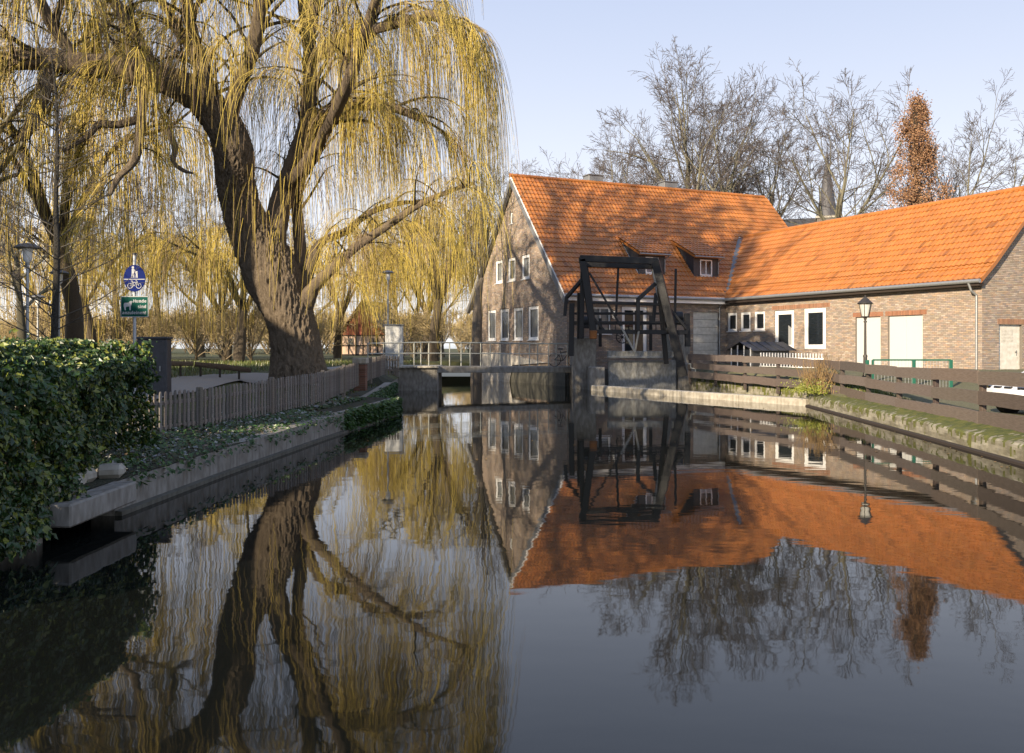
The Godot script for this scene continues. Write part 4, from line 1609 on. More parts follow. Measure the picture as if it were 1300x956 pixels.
	part(th, "body", g, M.slate)
	g = Geo.new()
	for s in [-1.0, 1.0]:
		for k in 5:
			var x0 := -0.35 + k * 0.52
			g.poly([Vector3(x0, 1.2, 0), Vector3(x0 + 0.5, 1.2, 0), Vector3(x0 + 0.5, 0.78, s * 1.0), Vector3(x0, 0.78, s * 1.0)], Vector3(0, 1, s * 0.3))
			g.box(Vector3(x0 + 0.5, 1.0, s * 0.5), Vector3(0.04, 0.05, 1.08), Basis(Vector3.RIGHT, s * 0.4))
	part(th, "roof", g, M.slate)
	for k in 4:
		g = Geo.new()
		var z := -0.72 + k * 0.48
		g.box(Vector3(-0.26, 0.42 + 0.1 * (1.0 - absf(z)), z), Vector3(0.05, 0.84 + 0.3 * (1.0 - absf(z)), 0.05), Basis(), 0.006)
		part(th, "glazing_bar", g, M.white_paint)
	for k in 3:
		g = Geo.new()
		var z := -0.72 + k * 0.48
		g.quad(Vector3(-0.26, 0.05, z), Vector3(-0.26, 0.05, z + 0.48), Vector3(-0.26, 0.85, z + 0.48), Vector3(-0.26, 0.85, z))
		part(th, "pane", g, M.glass)

# ---------------------------------------------------------------- furniture
func mushroom_lamp(label: String, where: Vector3, height: float, group: String) -> void:
	var th := thing("street_lamp", label, "lamp", where, 0.0, group)
	var g := Geo.new()
	g.lathe(where, [[0.07, 0.0], [0.07, 0.7], [0.045, 0.75], [0.035, height - 0.5], [0.05, height - 0.48], [0.05, height - 0.42]], 12)
	part(th, "pole", g, M.galvanised)
	g = Geo.new()
	g.lathe(where, [[0.06, height - 0.44], [0.11, height - 0.38], [0.13, height - 0.1], [0.12, height - 0.04]], 14)
	part(th, "diffuser", g, M.globe)
	g = Geo.new()
	g.lathe(where, [[0.05, height - 0.07], [0.33, height - 0.07], [0.34, height - 0.04], [0.2, height + 0.04], [0.0, height + 0.08]], 18)
	part(th, "lamp_hood", g, M.lead)

func pictogram_disc(g: Geo, c: Vector3, r: float, z: float) -> void:
	var ring := []
	for i in 14:
		var a := TAU * i / 14.0
		ring.append(c + Vector3(cos(a) * r, sin(a) * r, z))
	g.poly(ring, Vector3.BACK)

func flat_line(g: Geo, a: Vector2, b: Vector2, w: float, c: Vector3, z: float) -> void:
	var d := (b - a).normalized()
	var n := Vector2(-d.y, d.x) * w * 0.5
	var q := []
	for p: Vector2 in [a - n, b - n, b + n, a + n]:
		q.append(c + Vector3(p.x, p.y, z))
	g.poly(q, Vector3.BACK)

func flat_ring(g: Geo, m: Vector2, r: float, w: float, c: Vector3, z: float) -> void:
	for i in 18:
		var a := TAU * i / 18.0
		var b := TAU * (i + 1) / 18.0
		var q := []
		for p: Vector2 in [m + Vector2(cos(a), sin(a)) * r, m + Vector2(cos(b), sin(b)) * r, m + Vector2(cos(b), sin(b)) * (r - w), m + Vector2(cos(a), sin(a)) * (r - w)]:
			q.append(c + Vector3(p.x, p.y, z))
		g.poly(q, Vector3.BACK)

func text(parent: Node3D, s: String, size: float, where: Vector3, m: Material) -> void:
	var t := TextMesh.new()
	var f := SystemFont.new()
	f.font_names = PackedStringArray(["Droid Sans"])
	f.font_weight = 700
	t.font = f
	t.text = s
	t.font_size = 32
	t.pixel_size = size / 32.0
	t.depth = 0.002
	t.horizontal_alignment = HORIZONTAL_ALIGNMENT_RIGHT
	t.material = m
	var o := MeshInstance3D.new()
	o.name = "lettering"
	o.mesh = t
	parent.add_child(o, true)
	o.position = where

func furniture() -> void:
	# sign post
	var base := W(-7.5, 18.0, 0.9)
	var th := thing("sign_post", "grey post with round blue footway and cycle sign above green dog sign", "sign", base)
	var g := Geo.new()
	g.rod(base - Vector3(0, 0.3, 0), base + Vector3(0, 2.95, 0), 0.032, 12)
	part(th, "post", g, M.galvanised)
	g = Geo.new()
	g.lathe(base, [[0.036, 2.95], [0.04, 2.95], [0.04, 2.99], [0.0, 3.0]], 10)
	part(th, "cap", g, M.black_plastic)
	var c := at(172, 353.5, 18.0) + Vector3(0, 0, 0.05)
	g = Geo.new()
	var rx := 0.215
	var ry := 0.265
	for k in 2:
		var ring := []
		for i in 40:
			var a := TAU * i / 40.0
			ring.append(c + Vector3(cos(a) * rx, sin(a) * ry, 0.0 if k == 0 else -0.012))
		g.poly(ring, Vector3.BACK if k == 0 else Vector3.FORWARD)
	var disc := part(th, "round_sign", g, M.sign_blue)
	g = Geo.new()
	var z := 0.003
	flat_line(g, Vector2(-0.205, -0.02), Vector2(0.205, -0.02), 0.014, c, z)
	# adult and child
	pictogram_disc(g, c + Vector3(-0.03, 0.215, 0), 0.024, z)
	flat_line(g, Vector2(-0.03, 0.19), Vector2(-0.03, 0.1), 0.046, c, z)
	flat_line(g, Vector2(-0.043, 0.1), Vector2(-0.05, 0.01), 0.018, c, z)
	flat_line(g, Vector2(-0.017, 0.1), Vector2(-0.01, 0.01), 0.018, c, z)
	flat_line(g, Vector2(0.0, 0.17), Vector2(0.032, 0.09), 0.016, c, z)
	pictogram_disc(g, c + Vector3(0.045, 0.125, 0), 0.018, z)
	flat_line(g, Vector2(0.045, 0.105), Vector2(0.045, 0.055), 0.034, c, z)
	flat_line(g, Vector2(0.035, 0.055), Vector2(0.033, 0.01), 0.017, c, z)
	flat_line(g, Vector2(0.055, 0.055), Vector2(0.058, 0.01), 0.017, c, z)
	# bicycle
	flat_ring(g, Vector2(-0.085, -0.15), 0.055, 0.011, c, z)
	flat_ring(g, Vector2(0.085, -0.15), 0.055, 0.011, c, z)
	for s in [[-0.085, -0.15, -0.04, -0.08], [-0.04, -0.08, 0.05, -0.08], [-0.085, -0.15, -0.005, -0.15], [-0.005, -0.15, 0.05, -0.08], [-0.005, -0.15, -0.05, -0.055], [0.085, -0.15, 0.045, -0.05], [0.045, -0.05, 0.025, -0.045], [-0.07, -0.055, -0.03, -0.055]]:
		flat_line(g, Vector2(s[0], s[1]), Vector2(s[2], s[3]), 0.012, c, z)
	part(disc, "pictogram", g, M.sign_white)
	c = at(172.3, 389.5, 18.0) + Vector3(0, 0, 0.05)
	g = Geo.new()
	g.box(c, Vector3(0.56, 0.42, 0.008), Basis(), 0.003)
	var plate := part(th, "dog_sign", g, M.sign_green)
	g = Geo.new()
	for s in [[-0.27, -0.2, 0.27, -0.2], [-0.27, 0.2, 0.27, 0.2], [-0.27, -0.2, -0.27, 0.2], [0.27, -0.2, 0.27, 0.2]]:
		flat_line(g, Vector2(s[0], s[1]), Vector2(s[2], s[3]), 0.012, c, 0.007)
	part(plate, "border", g, M.sign_white)
	g = Geo.new()
	var dog := [Vector2(-0.215, 0.05), Vector2(-0.2, 0.075), Vector2(-0.12, 0.08), Vector2(-0.09, 0.11), Vector2(-0.06, 0.115), Vector2(-0.035, 0.095), Vector2(-0.055, 0.075), Vector2(-0.065, 0.03), Vector2(-0.075, -0.0), Vector2(-0.075, -0.07), Vector2(-0.1, -0.07), Vector2(-0.105, 0.005), Vector2(-0.16, 0.0), Vector2(-0.175, -0.025), Vector2(-0.17, -0.07), Vector2(-0.195, -0.07), Vector2(-0.205, -0.02), Vector2(-0.215, 0.01)]
	var dp := PackedVector2Array(dog)
	var tri := Geometry2D.triangulate_polygon(dp)
	for t in range(0, tri.size(), 3):
		var q := []
		for k in 3:
			q.append(c + Vector3(dp[tri[t + k]].x, dp[tri[t + k]].y, 0.0075))
		g.poly(q, Vector3.BACK)
	part(plate, "dog_pictogram", g, M.sign_white)
	for t in [["Hunde", 0.235, 0.11], ["sind", 0.235, 0.0], ["anzuleinen!", 0.23, -0.12]]:
		text(plate, t[0], 0.085, c - base + Vector3(t[1], t[2], 0.006), M.sign_white)
	# cabinets
	var cb := at(196, 505, 20.0)
	th = thing("utility_cabinet", "dark grey metal utility cabinet beside the hedge and sign post", "cabinet", Vector3(cb.x, 0.8, cb.z))
	g = Geo.new()
	g.box(Vector3(cb.x, 1.48, cb.z), Vector3(0.64, 1.44, 0.36), Basis(Vector3.UP, 0.1), 0.015)
	part(th, "body", g, M.dark_cabinet)
	g = Geo.new()
	g.box(Vector3(cb.x, 2.225, cb.z), Vector3(0.7, 0.05, 0.42), Basis(Vector3.UP, 0.1), 0.012)
	part(th, "lid", g, M.dark_cabinet)
	g = Geo.new()
	g.box(Vector3(cb.x - 0.02, 1.5, cb.z + 0.185), Vector3(0.58, 1.3, 0.02), Basis(Vector3.UP, 0.1), 0.006)
	var cd := part(th, "door", g, M.dark_cabinet)
	g = Geo.new()
	g.box(Vector3(cb.x + 0.2, 1.55, cb.z + 0.2), Vector3(0.03, 0.12, 0.03), Basis(Vector3.UP, 0.1), 0.005)
	part(cd, "handle", g, M.grey_steel)
	cb = at(500.5, 460, 44.5)
	th = thing("switch_cabinet", "tall white switch cabinet by the railing of the footbridge", "cabinet", Vector3(cb.x, 1.1, cb.z))
	g = Geo.new()
	g.box(Vector3(cb.x, 2.1, cb.z), Vector3(0.88, 2.0, 0.5), Basis(Vector3.UP, 0.12), 0.02)
	part(th, "body", g, M.white_cabinet)
	for s in [-1.0, 1.0]:
		g = Geo.new()
		g.box(Vector3(cb.x + s * 0.21, 2.15, cb.z + 0.26), Vector3(0.4, 1.75, 0.02), Basis(Vector3.UP, 0.12), 0.006)
		part(th, "door", g, M.white_cabinet)
	g = Geo.new()
	g.box(Vector3(cb.x, 3.13, cb.z), Vector3(0.96, 0.06, 0.58), Basis(Vector3.UP, 0.12), 0.015)
	part(th, "lid", g, M.grey_steel)
	# lamps
	var gp := "mushroom lamps along the park path"
	var p := at(492.5, 345, 47.0)
	mushroom_lamp("pale lamp post with wide hood rising behind the white switch cabinet", Vector3(p.x, 1.1, p.z), p.y - 1.1, gp)
	p = at(35, 312, 24.0)
	mushroom_lamp("grey lamp post with wide hood behind the evergreen hedge", Vector3(p.x, 1.1, p.z), p.y - 1.1, gp)
	p = at(75, 345, 33.0)
	mushroom_lamp("thin lamp post close behind the slender young tree", Vector3(p.x, 1.1, p.z), p.y - 1.1, gp)
	p = at(48, 376, 42.0)
	mushroom_lamp("small white lamp post far behind the hedge under the willows", Vector3(p.x, 1.1, p.z), p.y - 1.1, gp)
	# lantern on the far bank
	p = at(1098.5, 376, 29.0)
	var lb := Vector3(p.x, 0.8, p.z)
	var H := p.y - lb.y
	th = thing("street_lantern", "old-fashioned black lantern on a slim post behind the plank fence", "lamp", lb)
	g = Geo.new()
	g.lathe(lb, [[0.12, 0.0], [0.12, 0.25], [0.07, 0.35], [0.06, 0.9], [0.075, 0.95], [0.042, 1.0], [0.034, H - 0.85], [0.06, H - 0.82], [0.03, H - 0.78], [0.06, H - 0.68]], 12)
	part(th, "pole", g, M.lantern_metal)
	g = Geo.new()
	g.lathe(lb, [[0.11, H - 0.66], [0.2, H - 0.24]], 6)
	part(th, "lantern_glass", g, M.lantern_glass)
	g = Geo.new()
	for i in 6:
		var a := TAU * i / 6.0
		var e := Vector3(cos(a), 0, -sin(a))
		g.rod(lb + e * 0.115 + Vector3(0, H - 0.67, 0), lb + e * 0.205 + Vector3(0, H - 0.23, 0), 0.011, 5)
	g.lathe(lb, [[0.05, H - 0.69], [0.125, H - 0.66], [0.12, H - 0.645]], 6)
	part(th, "lantern_frame", g, M.lantern_metal)
	g = Geo.new()
	g.lathe(lb, [[0.2, H - 0.25], [0.26, H - 0.25], [0.25, H - 0.22], [0.1, H - 0.08], [0.07, H - 0.06], [0.03, H - 0.02], [0.025, H + 0.02], [0.0, H + 0.05]], 6)
	part(th, "lamp_hood", g, M.lantern_metal)
	# bicycle by the bridge end
	bicycle(at(716, 464, 45.6))
	car()

func bicycle(o: Vector3) -> void:
	var th := thing("bicycle", "bicycle leaning at the mill end of the footbridge", "bicycle", Vector3(o.x, 1.08, o.z), 0.25)
	for s in [-1.0, 1.0]:
		var g := Geo.new()
		var c := Vector3(s * 0.5, 0.33, 0)
		for i in 20:
			var a := TAU * i / 20.0
			var b := TAU * (i + 1) / 20.0
			g.rod(c + Vector3(cos(a), sin(a), 0) * 0.32, c + Vector3(cos(b), sin(b), 0) * 0.32, 0.018, 5)
		var w := part(th, "wheel", g, M.tyre)
		g = Geo.new()
		for i in 10:
			var a := TAU * i / 10.0
			g.rod(c, c + Vector3(cos(a), sin(a), 0) * 0.31, 0.003, 3)
		part(w, "spokes", g, M.galvanised, true)
	var f := Geo.new()
	var bb := Vector3(-0.06, 0.3, 0)
	var seat := Vector3(-0.2, 0.8, 0)
	var head := Vector3(0.33, 0.78, 0)
	for q in [[bb, seat], [bb, head], [seat - Vector3(0, 0.12, 0), head], [bb, Vector3(-0.5, 0.33, 0)], [seat - Vector3(-0.03, 0.15, 0), Vector3(-0.5, 0.33, 0)], [head, Vector3(0.5, 0.33, 0)]]:
		f.rod(q[0], q[1], 0.017, 6)
	part(th, "frame", f, M.black_steel)
	f = Geo.new()
	f.box(seat + Vector3(0, 0.08, 0), Vector3(0.26, 0.06, 0.15), Basis(), 0.02)
	part(th, "saddle", f, M.black_plastic)
	f = Geo.new()
	f.rod(head, head + Vector3(-0.03, 0.2, 0), 0.015, 6)
	f.rod(head + Vector3(-0.03, 0.2, -0.28), head + Vector3(-0.03, 0.2, 0.28), 0.013, 6)
	part(th, "handlebar", f, M.grey_steel)

func car() -> void:
	# front of the car is +x in its own axes
	var th := thing("parked_car", "white parked car nosing up to the plank fence", "car", W(13.35, 21.2, 0.42), deg_to_rad(187))
	var out := [Vector2(2.0, 0.28), Vector2(2.08, 0.42), Vector2(2.06, 0.62), Vector2(1.9, 0.76), Vector2(1.1, 0.92), Vector2(0.5, 1.36), Vector2(-0.2, 1.48), Vector2(-1.3, 1.42), Vector2(-1.95, 1.0), Vector2(-2.05, 0.6), Vector2(-2.0, 0.3)]
	var g := Geo.new()
	var rows := []
	for k in 7:
		var z := lerpf(-0.86, 0.86, k / 6.0)
		var e := absf(z) / 0.86
		var row := []
		for p: Vector2 in out:
			var pull := 0.16 * e * e * e * signf(p.x) * (1.0 if absf(p.x) > 1.5 else 0.2)
			var zz := z * (1.0 - 0.18 * smoothstep(0.85, 1.45, p.y))
			row.append(Vector3(p.x - pull, p.y - 0.05 * e * e * smoothstep(0.6, 1.4, p.y), zz))
		rows.append(row)
	for k in 6:
		for i in out.size():
			var j := (i + 1) % out.size()
			var m: Vector3 = (rows[k][i] + rows[k][j]) * 0.5
			g.poly([rows[k][i], rows[k][j], rows[k + 1][j], rows[k + 1][i]], Vector3(m.x, m.y - 0.7, 0))
	g.poly(rows[0], Vector3(0, 0, -1))
	g.poly(rows[6], Vector3(0, 0, 1))
	part(th, "body", g, M.car_paint)
	g = Geo.new()
	g.poly([Vector3(1.05, 0.96, -0.66), Vector3(1.05, 0.96, 0.66), Vector3(0.53, 1.355, 0.56), Vector3(0.53, 1.355, -0.56)], Vector3(1, 1, 0))
	part(th, "windscreen", g, M.black_plastic)
	for s in [-1.0, 1.0]:
		g = Geo.new()
		g.poly([Vector3(0.85, 0.95, s * 0.865), Vector3(0.42, 1.32, s * 0.79), Vector3(-1.2, 1.34, s * 0.79), Vector3(-1.7, 0.97, s * 0.865)], Vector3(0, 0, s))
		part(th, "side_window", g, M.black_plastic)
		g = Geo.new()
		g.box(Vector3(1.93, 0.66, s * 0.6), Vector3(0.1, 0.13, 0.3), Basis(Vector3.UP, s * -0.3), 0.03)
		part(th, "headlight", g, M.chrome)
		for x in [1.3, -1.25]:
			g = Geo.new()
			g.tube(PackedVector3Array([Vector3(x, 0.3, s * 0.68), Vector3(x, 0.3, s * 0.88)]), PackedFloat32Array([0.3, 0.3]), 20, true)
			var wh := part(th, "wheel", g, M.tyre)
			g = Geo.new()
			g.tube(PackedVector3Array([Vector3(x, 0.3, s * 0.8), Vector3(x, 0.3, s * 0.89)]), PackedFloat32Array([0.2, 0.19]), 14, true)
			part(wh, "rim", g, M.galvanised)
	g = Geo.new()
	g.box(Vector3(2.05, 0.44, 0), Vector3(0.08, 0.13, 1.0), Basis(), 0.03)
	part(th, "grille", g, M.black_plastic)
	for s in [-1.0, 1.0]:
		g = Geo.new()
		g.box(Vector3(2.0, 0.67, s * 0.18), Vector3(0.08, 0.06, 0.26), Basis(), 0.02)
		part(th, "air_intake", g, M.black_plastic)

# ---------------------------------------------------------------- vegetation
func hedge() -> void:
	var th := thing("hedge", "dense evergreen hedge with glossy dark leaves spilling over the bank wall", "hedge", W(-5.8, 9.5, 0.4))
	var nz := FastNoiseLite.new()
	nz.seed = 77
	nz.frequency = 0.5
	var lm := leaf_mesh(0.068, 0.043, 0.008)
	lm.surface_set_material(0, M.leaf)
	var xf := []
	var cs := []
	var dist := []
	for i in 62000:
		var d := rng.randf_range(5.6, 13.0)
		var endk := smoothstep(10.6, 13.2, d)
		var top := 2.1 + 0.1 * nz.get_noise_2d(d * 2.5, 3.0) - 0.25 * smoothstep(12.4, 13.2, d)
		var bottom := lerpf(0.12, 0.66, smoothstep(8.2, 10.6, d)) + 0.25 * nz.get_noise_2d(d * 4.0, 30.0)
		var y := 0.0
		var x := 0.0
		var n := Vector3.ZERO
		var pick := rng.randf()
		if pick < 0.66:
			y = lerpf(bottom, top, rng.randf())
			var v := (y - bottom) / (top - bottom)
			var front := -4.62 - 0.62 * endk - 0.5 * (1.0 - v) * smoothstep(9.0, 11.0, d) + 0.32 * nz.get_noise_2d(d * 3.2, y * 3.2) - 0.75 * pow(smoothstep(0.72, 1.0, v), 1.5)
			x = front - absf(rng.randfn(0.0, 0.13))
			n = Vector3(1, 0.35, 0.15) if v < 0.82 else Vector3(-0.35, 0.6, 0.75)
		elif pick < 0.9:
			x = rng.randf_range(-7.6, -4.85 - 0.6 * endk)
			y = top - 0.42 * smoothstep(-6.4, -4.75, x) + 0.09 * nz.get_noise_2d(x * 6.0, d * 6.0) - absf(rng.randfn(0.0, 0.08)) + (rng.randf_range(0.0, 0.12) if rng.randf() < 0.06 else 0.0)
			n = Vector3(-0.4, 0.6, 0.75)
		else:
			x = rng.randf_range(-7.4, -5.1)
			y = lerpf(0.6, top, rng.randf())
			d = 13.0 + 0.3 * nz.get_noise_2d(x * 4.0, y * 4.0) + rng.randf_range(-0.3, 0.05)
			n = Vector3(0.2, 0.3, -1)
		xf.append(Transform3D(facing(n, 0.75).scaled(Vector3.ONE * rng.randf_range(0.5, 1.55)), W(x, d, y)))
		var young := rng.randf() < 0.16 + 0.25 * clampf(nz.get_noise_2d(d * 9.0, y * 9.0 + 70.0) * 3.0, 0.0, 1.0)
		cs.append(jit(Color(0.15, 0.175, 0.028) if young else Color(0.026, 0.058, 0.014), 0.35))
	# the biggest leaves in view stand as parts, the rest is one mass
	var tone_mats := []
	var order := []
	for i in xf.size():
		var o: Vector3 = xf[i].origin
		if o.x > -4.75 and -o.z > 8.3 and -o.z < 11.0 and o.y > 0.5:
			order.append([xf[i].basis.x.length() + o.x, i])
	order.sort_custom(func(a, b): return a[0] > b[0])
	var chosen := {}
	var variants := []
	for t in [Color(0.026, 0.058, 0.014), Color(0.034, 0.07, 0.016), Color(0.12, 0.15, 0.025)]:
		var m: StandardMaterial3D = M.leaf.duplicate()
		m.vertex_color_use_as_albedo = false
		m.albedo_color = t.linear_to_srgb()
		var l2 := leaf_mesh(0.068, 0.043, 0.008)
		l2.surface_set_material(0, m)
		variants.append(l2)
	for k in mini(290, order.size()):
		var i: int = order[k][1]
		chosen[i] = true
		placed(th, "leaf", variants[2 if cs[i].r > 0.07 else k % 2], xf[i])
	var x2 := []
	var c2 := []
	for i in xf.size():
		if not chosen.has(i):
			x2.append(xf[i]); c2.append(cs[i])
	scatter(th, "foliage", lm, x2, c2)
	var g := Geo.new()
	for i in 130:
		var p := W(rng.randf_range(-7.3, -5.75), rng.randf_range(5.8, 12.7), 0.35)
		g.col = jit(Color(0.06, 0.045, 0.03), 0.3)
		var q := p + Vector3(rng.randf_range(-0.3, 0.3), rng.randf_range(1.0, 1.55), rng.randf_range(-0.4, 0.4))
		g.tube(PackedVector3Array([p, p.lerp(q, 0.5) + Vector3(0.06, 0, 0.05), q]), PackedFloat32Array([0.028, 0.02, 0.008]), 5)
	part(th, "stems", g, M.bark, true)

func willow() -> void:
	var r := RandomNumberGenerator.new()
	r.seed = 5
	var base := W(-6.75, 28.0, 0.95)
	var th := thing("weeping_willow", "huge old weeping willow with leaning furrowed trunk and golden hanging twigs", "tree", base)
	var tg := Geo.new()
	var lg := Geo.new()
	var sg := Geo.new()
	var S := 28.0 / F
	var bark := Color(0.3, 0.24, 0.175)
	tg.col = bark
	var trunk := [[at(379, 488, 28), 38 * S], [at(378, 470, 28), 34 * S], [at(376, 445, 28), 30 * S], [at(371, 415, 28), 29 * S], [at(361, 385, 28), 31 * S], [at(347, 352, 28), 34 * S], [at(333, 322, 28), 31 * S], [at(317, 290, 27.9), 25 * S], [at(305, 258, 27.7), 22 * S], [at(299, 225, 27.4), 22 * S], [at(297, 192, 27.1), 23 * S], [at(284, 160, 26.9), 21 * S], [at(262, 131, 26.7), 19 * S]]
	limb(tg, trunk, 150, fn, 0.12, 16)
	part(th, "trunk", tg, M.bark)
	lg.col = bark
	var rows := []
	var defs := [
		[[262, 131, 26.7, 19], [232, 111, 26.4, 17], [198, 98, 26.1, 16], [150, 87, 25.8, 14], [100, 81, 25.4, 13], [50, 75, 25.0, 12], [0, 77, 24.6, 10], [-70, 72, 24.2, 8], [-140, 92, 24.0, 4]],
		[[338, 335, 28, 22], [350, 285, 28.3, 15], [362, 240, 28.7, 13], [376, 200, 29.0, 11.5], [388, 160, 29.2, 10], [394, 110, 29.4, 9], [393, 60, 29.6, 8], [400, 5, 29.8, 7], [412, -60, 30.0, 7], [424, -130, 30.2, 4]],
		[[386, 165, 29.2, 9], [420, 145, 28.6, 7.5], [460, 133, 28.0, 7], [500, 137, 27.5, 5.5], [540, 154, 27.2, 3.5]],
		[[395, 75, 29.5, 9], [450, 46, 28.9, 7], [520, 25, 28.2, 6], [550, 18, 27.8, 4.5], [578, 32, 27.4, 2.5]],
		[[382, 398, 28.0, 14], [398, 365, 27.6, 7.5], [420, 343, 27.3, 6.2], [450, 315, 27.0, 5.2], [490, 288, 26.7, 4.4], [541, 255, 26.4, 3.4], [602, 232, 26.2, 1.8]],
		[[378, 372, 28.2, 14], [394, 335, 28.4, 7], [408, 308, 28.6, 5.5], [440, 293, 28.9, 4.6], [470, 270, 29.2, 4], [515, 257, 29.6, 3], [560, 262, 29.8, 1.6]],
		[[370, 365, 28.5, 14], [381, 325, 29.0, 8.5], [379, 290, 29.4, 7.5], [378, 250, 29.8, 6.5], [392, 195, 30.4, 7], [430, 120, 31.2, 6], [470, 40, 32.0, 5], [500, -60, 32.5, 3]],
		[[286, 165, 26.9, 11], [302, 112, 26.4, 9], [321, 60, 26.0, 8], [331, 0, 25.7, 7], [336, -80, 25.4, 6], [345, -150, 25.2, 3]],
		[[262, 133, 26.7, 10], [254, 80, 27.2, 8], [240, 20, 27.8, 6.5], [234, -60, 28.4, 6], [220, -140, 29.0, 3]],
		[[66, 78, 25.2, 9], [54, 120, 25.0, 8], [40, 156, 24.8, 6.5], [26, 178, 24.7, 4]],
		[[182, 94, 26.0, 7], [180, 140, 25.8, 5.5], [173, 198, 25.6, 4.5], [150, 226, 25.5, 3.5], [140, 247, 25.4, 2]],
		[[180, 150, 25.8, 5], [150, 158, 25.6, 4.5], [126, 158, 25.5, 4], [112, 172, 25.4, 3], [80, 192, 25.3, 2]],
		[[200, 99, 26.1, 8], [170, 40, 26.6, 6.5], [130, -20, 27.2, 7], [80, -90, 27.8, 4]],
		[[100, 82, 25.4, 7], [60, 20, 24.8, 6], [30, -50, 24.2, 6], [-10, -120, 23.8, 3]],
		[[300, 215, 27.3, 11], [286, 160, 29.0, 8], [262, 100, 31.5, 9], [230, 40, 33.5, 7], [180, -40, 35.0, 4]],
		[[362, 240, 28.7, 9], [400, 190, 27.0, 6.5], [440, 110, 25.0, 7], [470, 20, 23.6, 5], [500, -70, 22.6, 3]],
		[[393, 60, 29.6, 9], [380, -60, 29.2, 9], [372, -180, 29.0, 7], [380, -300, 28.6, 3.5]],
		[[331, 0, 25.7, 9], [310, -110, 26.2, 8], [296, -220, 26.6, 6], [300, -310, 27.0, 3]],
		[[400, 5, 29.8, 9], [432, -80, 30.0, 7], [450, -170, 30.2, 5], [462, -240, 30.4, 3]],
		[[212, 165, 26.2, 4], [222, 185, 26.2, 3.5], [220, 205, 26.1, 3], [232, 216, 26.0, 2.2], [245, 220, 25.9, 1.2]]]
	for df in defs:
		var row := []
		for q in df:
			row.append([at(q[0], q[1], q[2]), q[3] * S])
		lg.col = bark * r.randf_range(0.75, 1.1)
		rows.append(limb(lg, row, 22, fn, 0.12, 8))
	part(th, "limbs", lg, M.bark, true)
	var bg := Geo.new()
	#            limb t0 count reach ropes per hang
	var plan := [[0, 0.0, 46, Vector2(1.2, 3.2), 6, 5, Vector2(1.2, 4.2)], [1, 0.42, 28, Vector2(1.6, 4.0), 6, 5, Vector2(1.5, 5.0)], [2, 0.1, 20, Vector2(1.0, 2.6), 6, 6, Vector2(2.0, 6.0)], [3, 0.1, 24, Vector2(0.8, 2.2), 6, 6, Vector2(3.0, 8.5)],
		[4, 0.25, 18, Vector2(0.8, 1.8), 5, 5, Vector2(1.0, 4.0)], [5, 0.3, 14, Vector2(0.8, 1.8), 5, 5, Vector2(1.0, 3.5)], [16, 0.2, 20, Vector2(1.4, 3.4), 5, 5, Vector2(1.6, 5.0)], [17, 0.2, 20, Vector2(1.4, 3.4), 5, 5, Vector2(1.6, 5.0)], [18, 0.2, 16, Vector2(1.4, 3.4), 5, 5, Vector2(1.6, 5.0)], [6, 0.35, 30, Vector2(1.5, 3.6), 6, 5, Vector2(2.0, 6.0)], [7, 0.15, 28, Vector2(1.5, 3.6), 6, 5, Vector2(1.5, 4.0)],
		[8, 0.15, 30, Vector2(1.5, 3.6), 6, 5, Vector2(2.0, 5.0)], [9, 0.1, 8, Vector2(0.7, 1.6), 5, 5, Vector2(1.0, 3.2)], [10, 0.2, 6, Vector2(0.5, 1.2), 5, 5, Vector2(0.8, 2.5)], [11, 0.2, 5, Vector2(0.5, 1.2), 5, 5, Vector2(0.8, 2.5)],
		[12, 0.15, 30, Vector2(1.4, 3.4), 6, 5, Vector2(1.6, 4.4)], [13, 0.15, 30, Vector2(1.4, 3.4), 6, 5, Vector2(1.6, 5.0)], [14, 0.3, 26, Vector2(1.5, 3.6), 6, 5, Vector2(1.6, 5.0)], [15, 0.3, 20, Vector2(1.3, 3.2), 6, 5, Vector2(1.5, 3.6)]]
	for p in plan:
		var src: Array = rows[p[0]]
		weep(bg, sg, r, src[0], src[1], p[1], p[2], p[3], p[4], p[5], p[6], 0.008, 1.3)
	# twigs that cling to the trunk and the fork
	for i in 60:
		var t := r.randf()
		var p := at(lerpf(285, 400, t) + r.randf_range(-8, 8), r.randf_range(170, 300), 27.2 - r.randf() * 0.4)
		sg.col = strand_tone(r)
		strand(sg, r, p, Vector3(r.randf_range(-0.3, 0.3), -0.6, 0.4), r.randf_range(0.8, 3.2), 0.008, 2.2)
	part(th, "branches", bg, M.bark, true)
	part(th, "hanging_twigs", sg, M.strand, true)

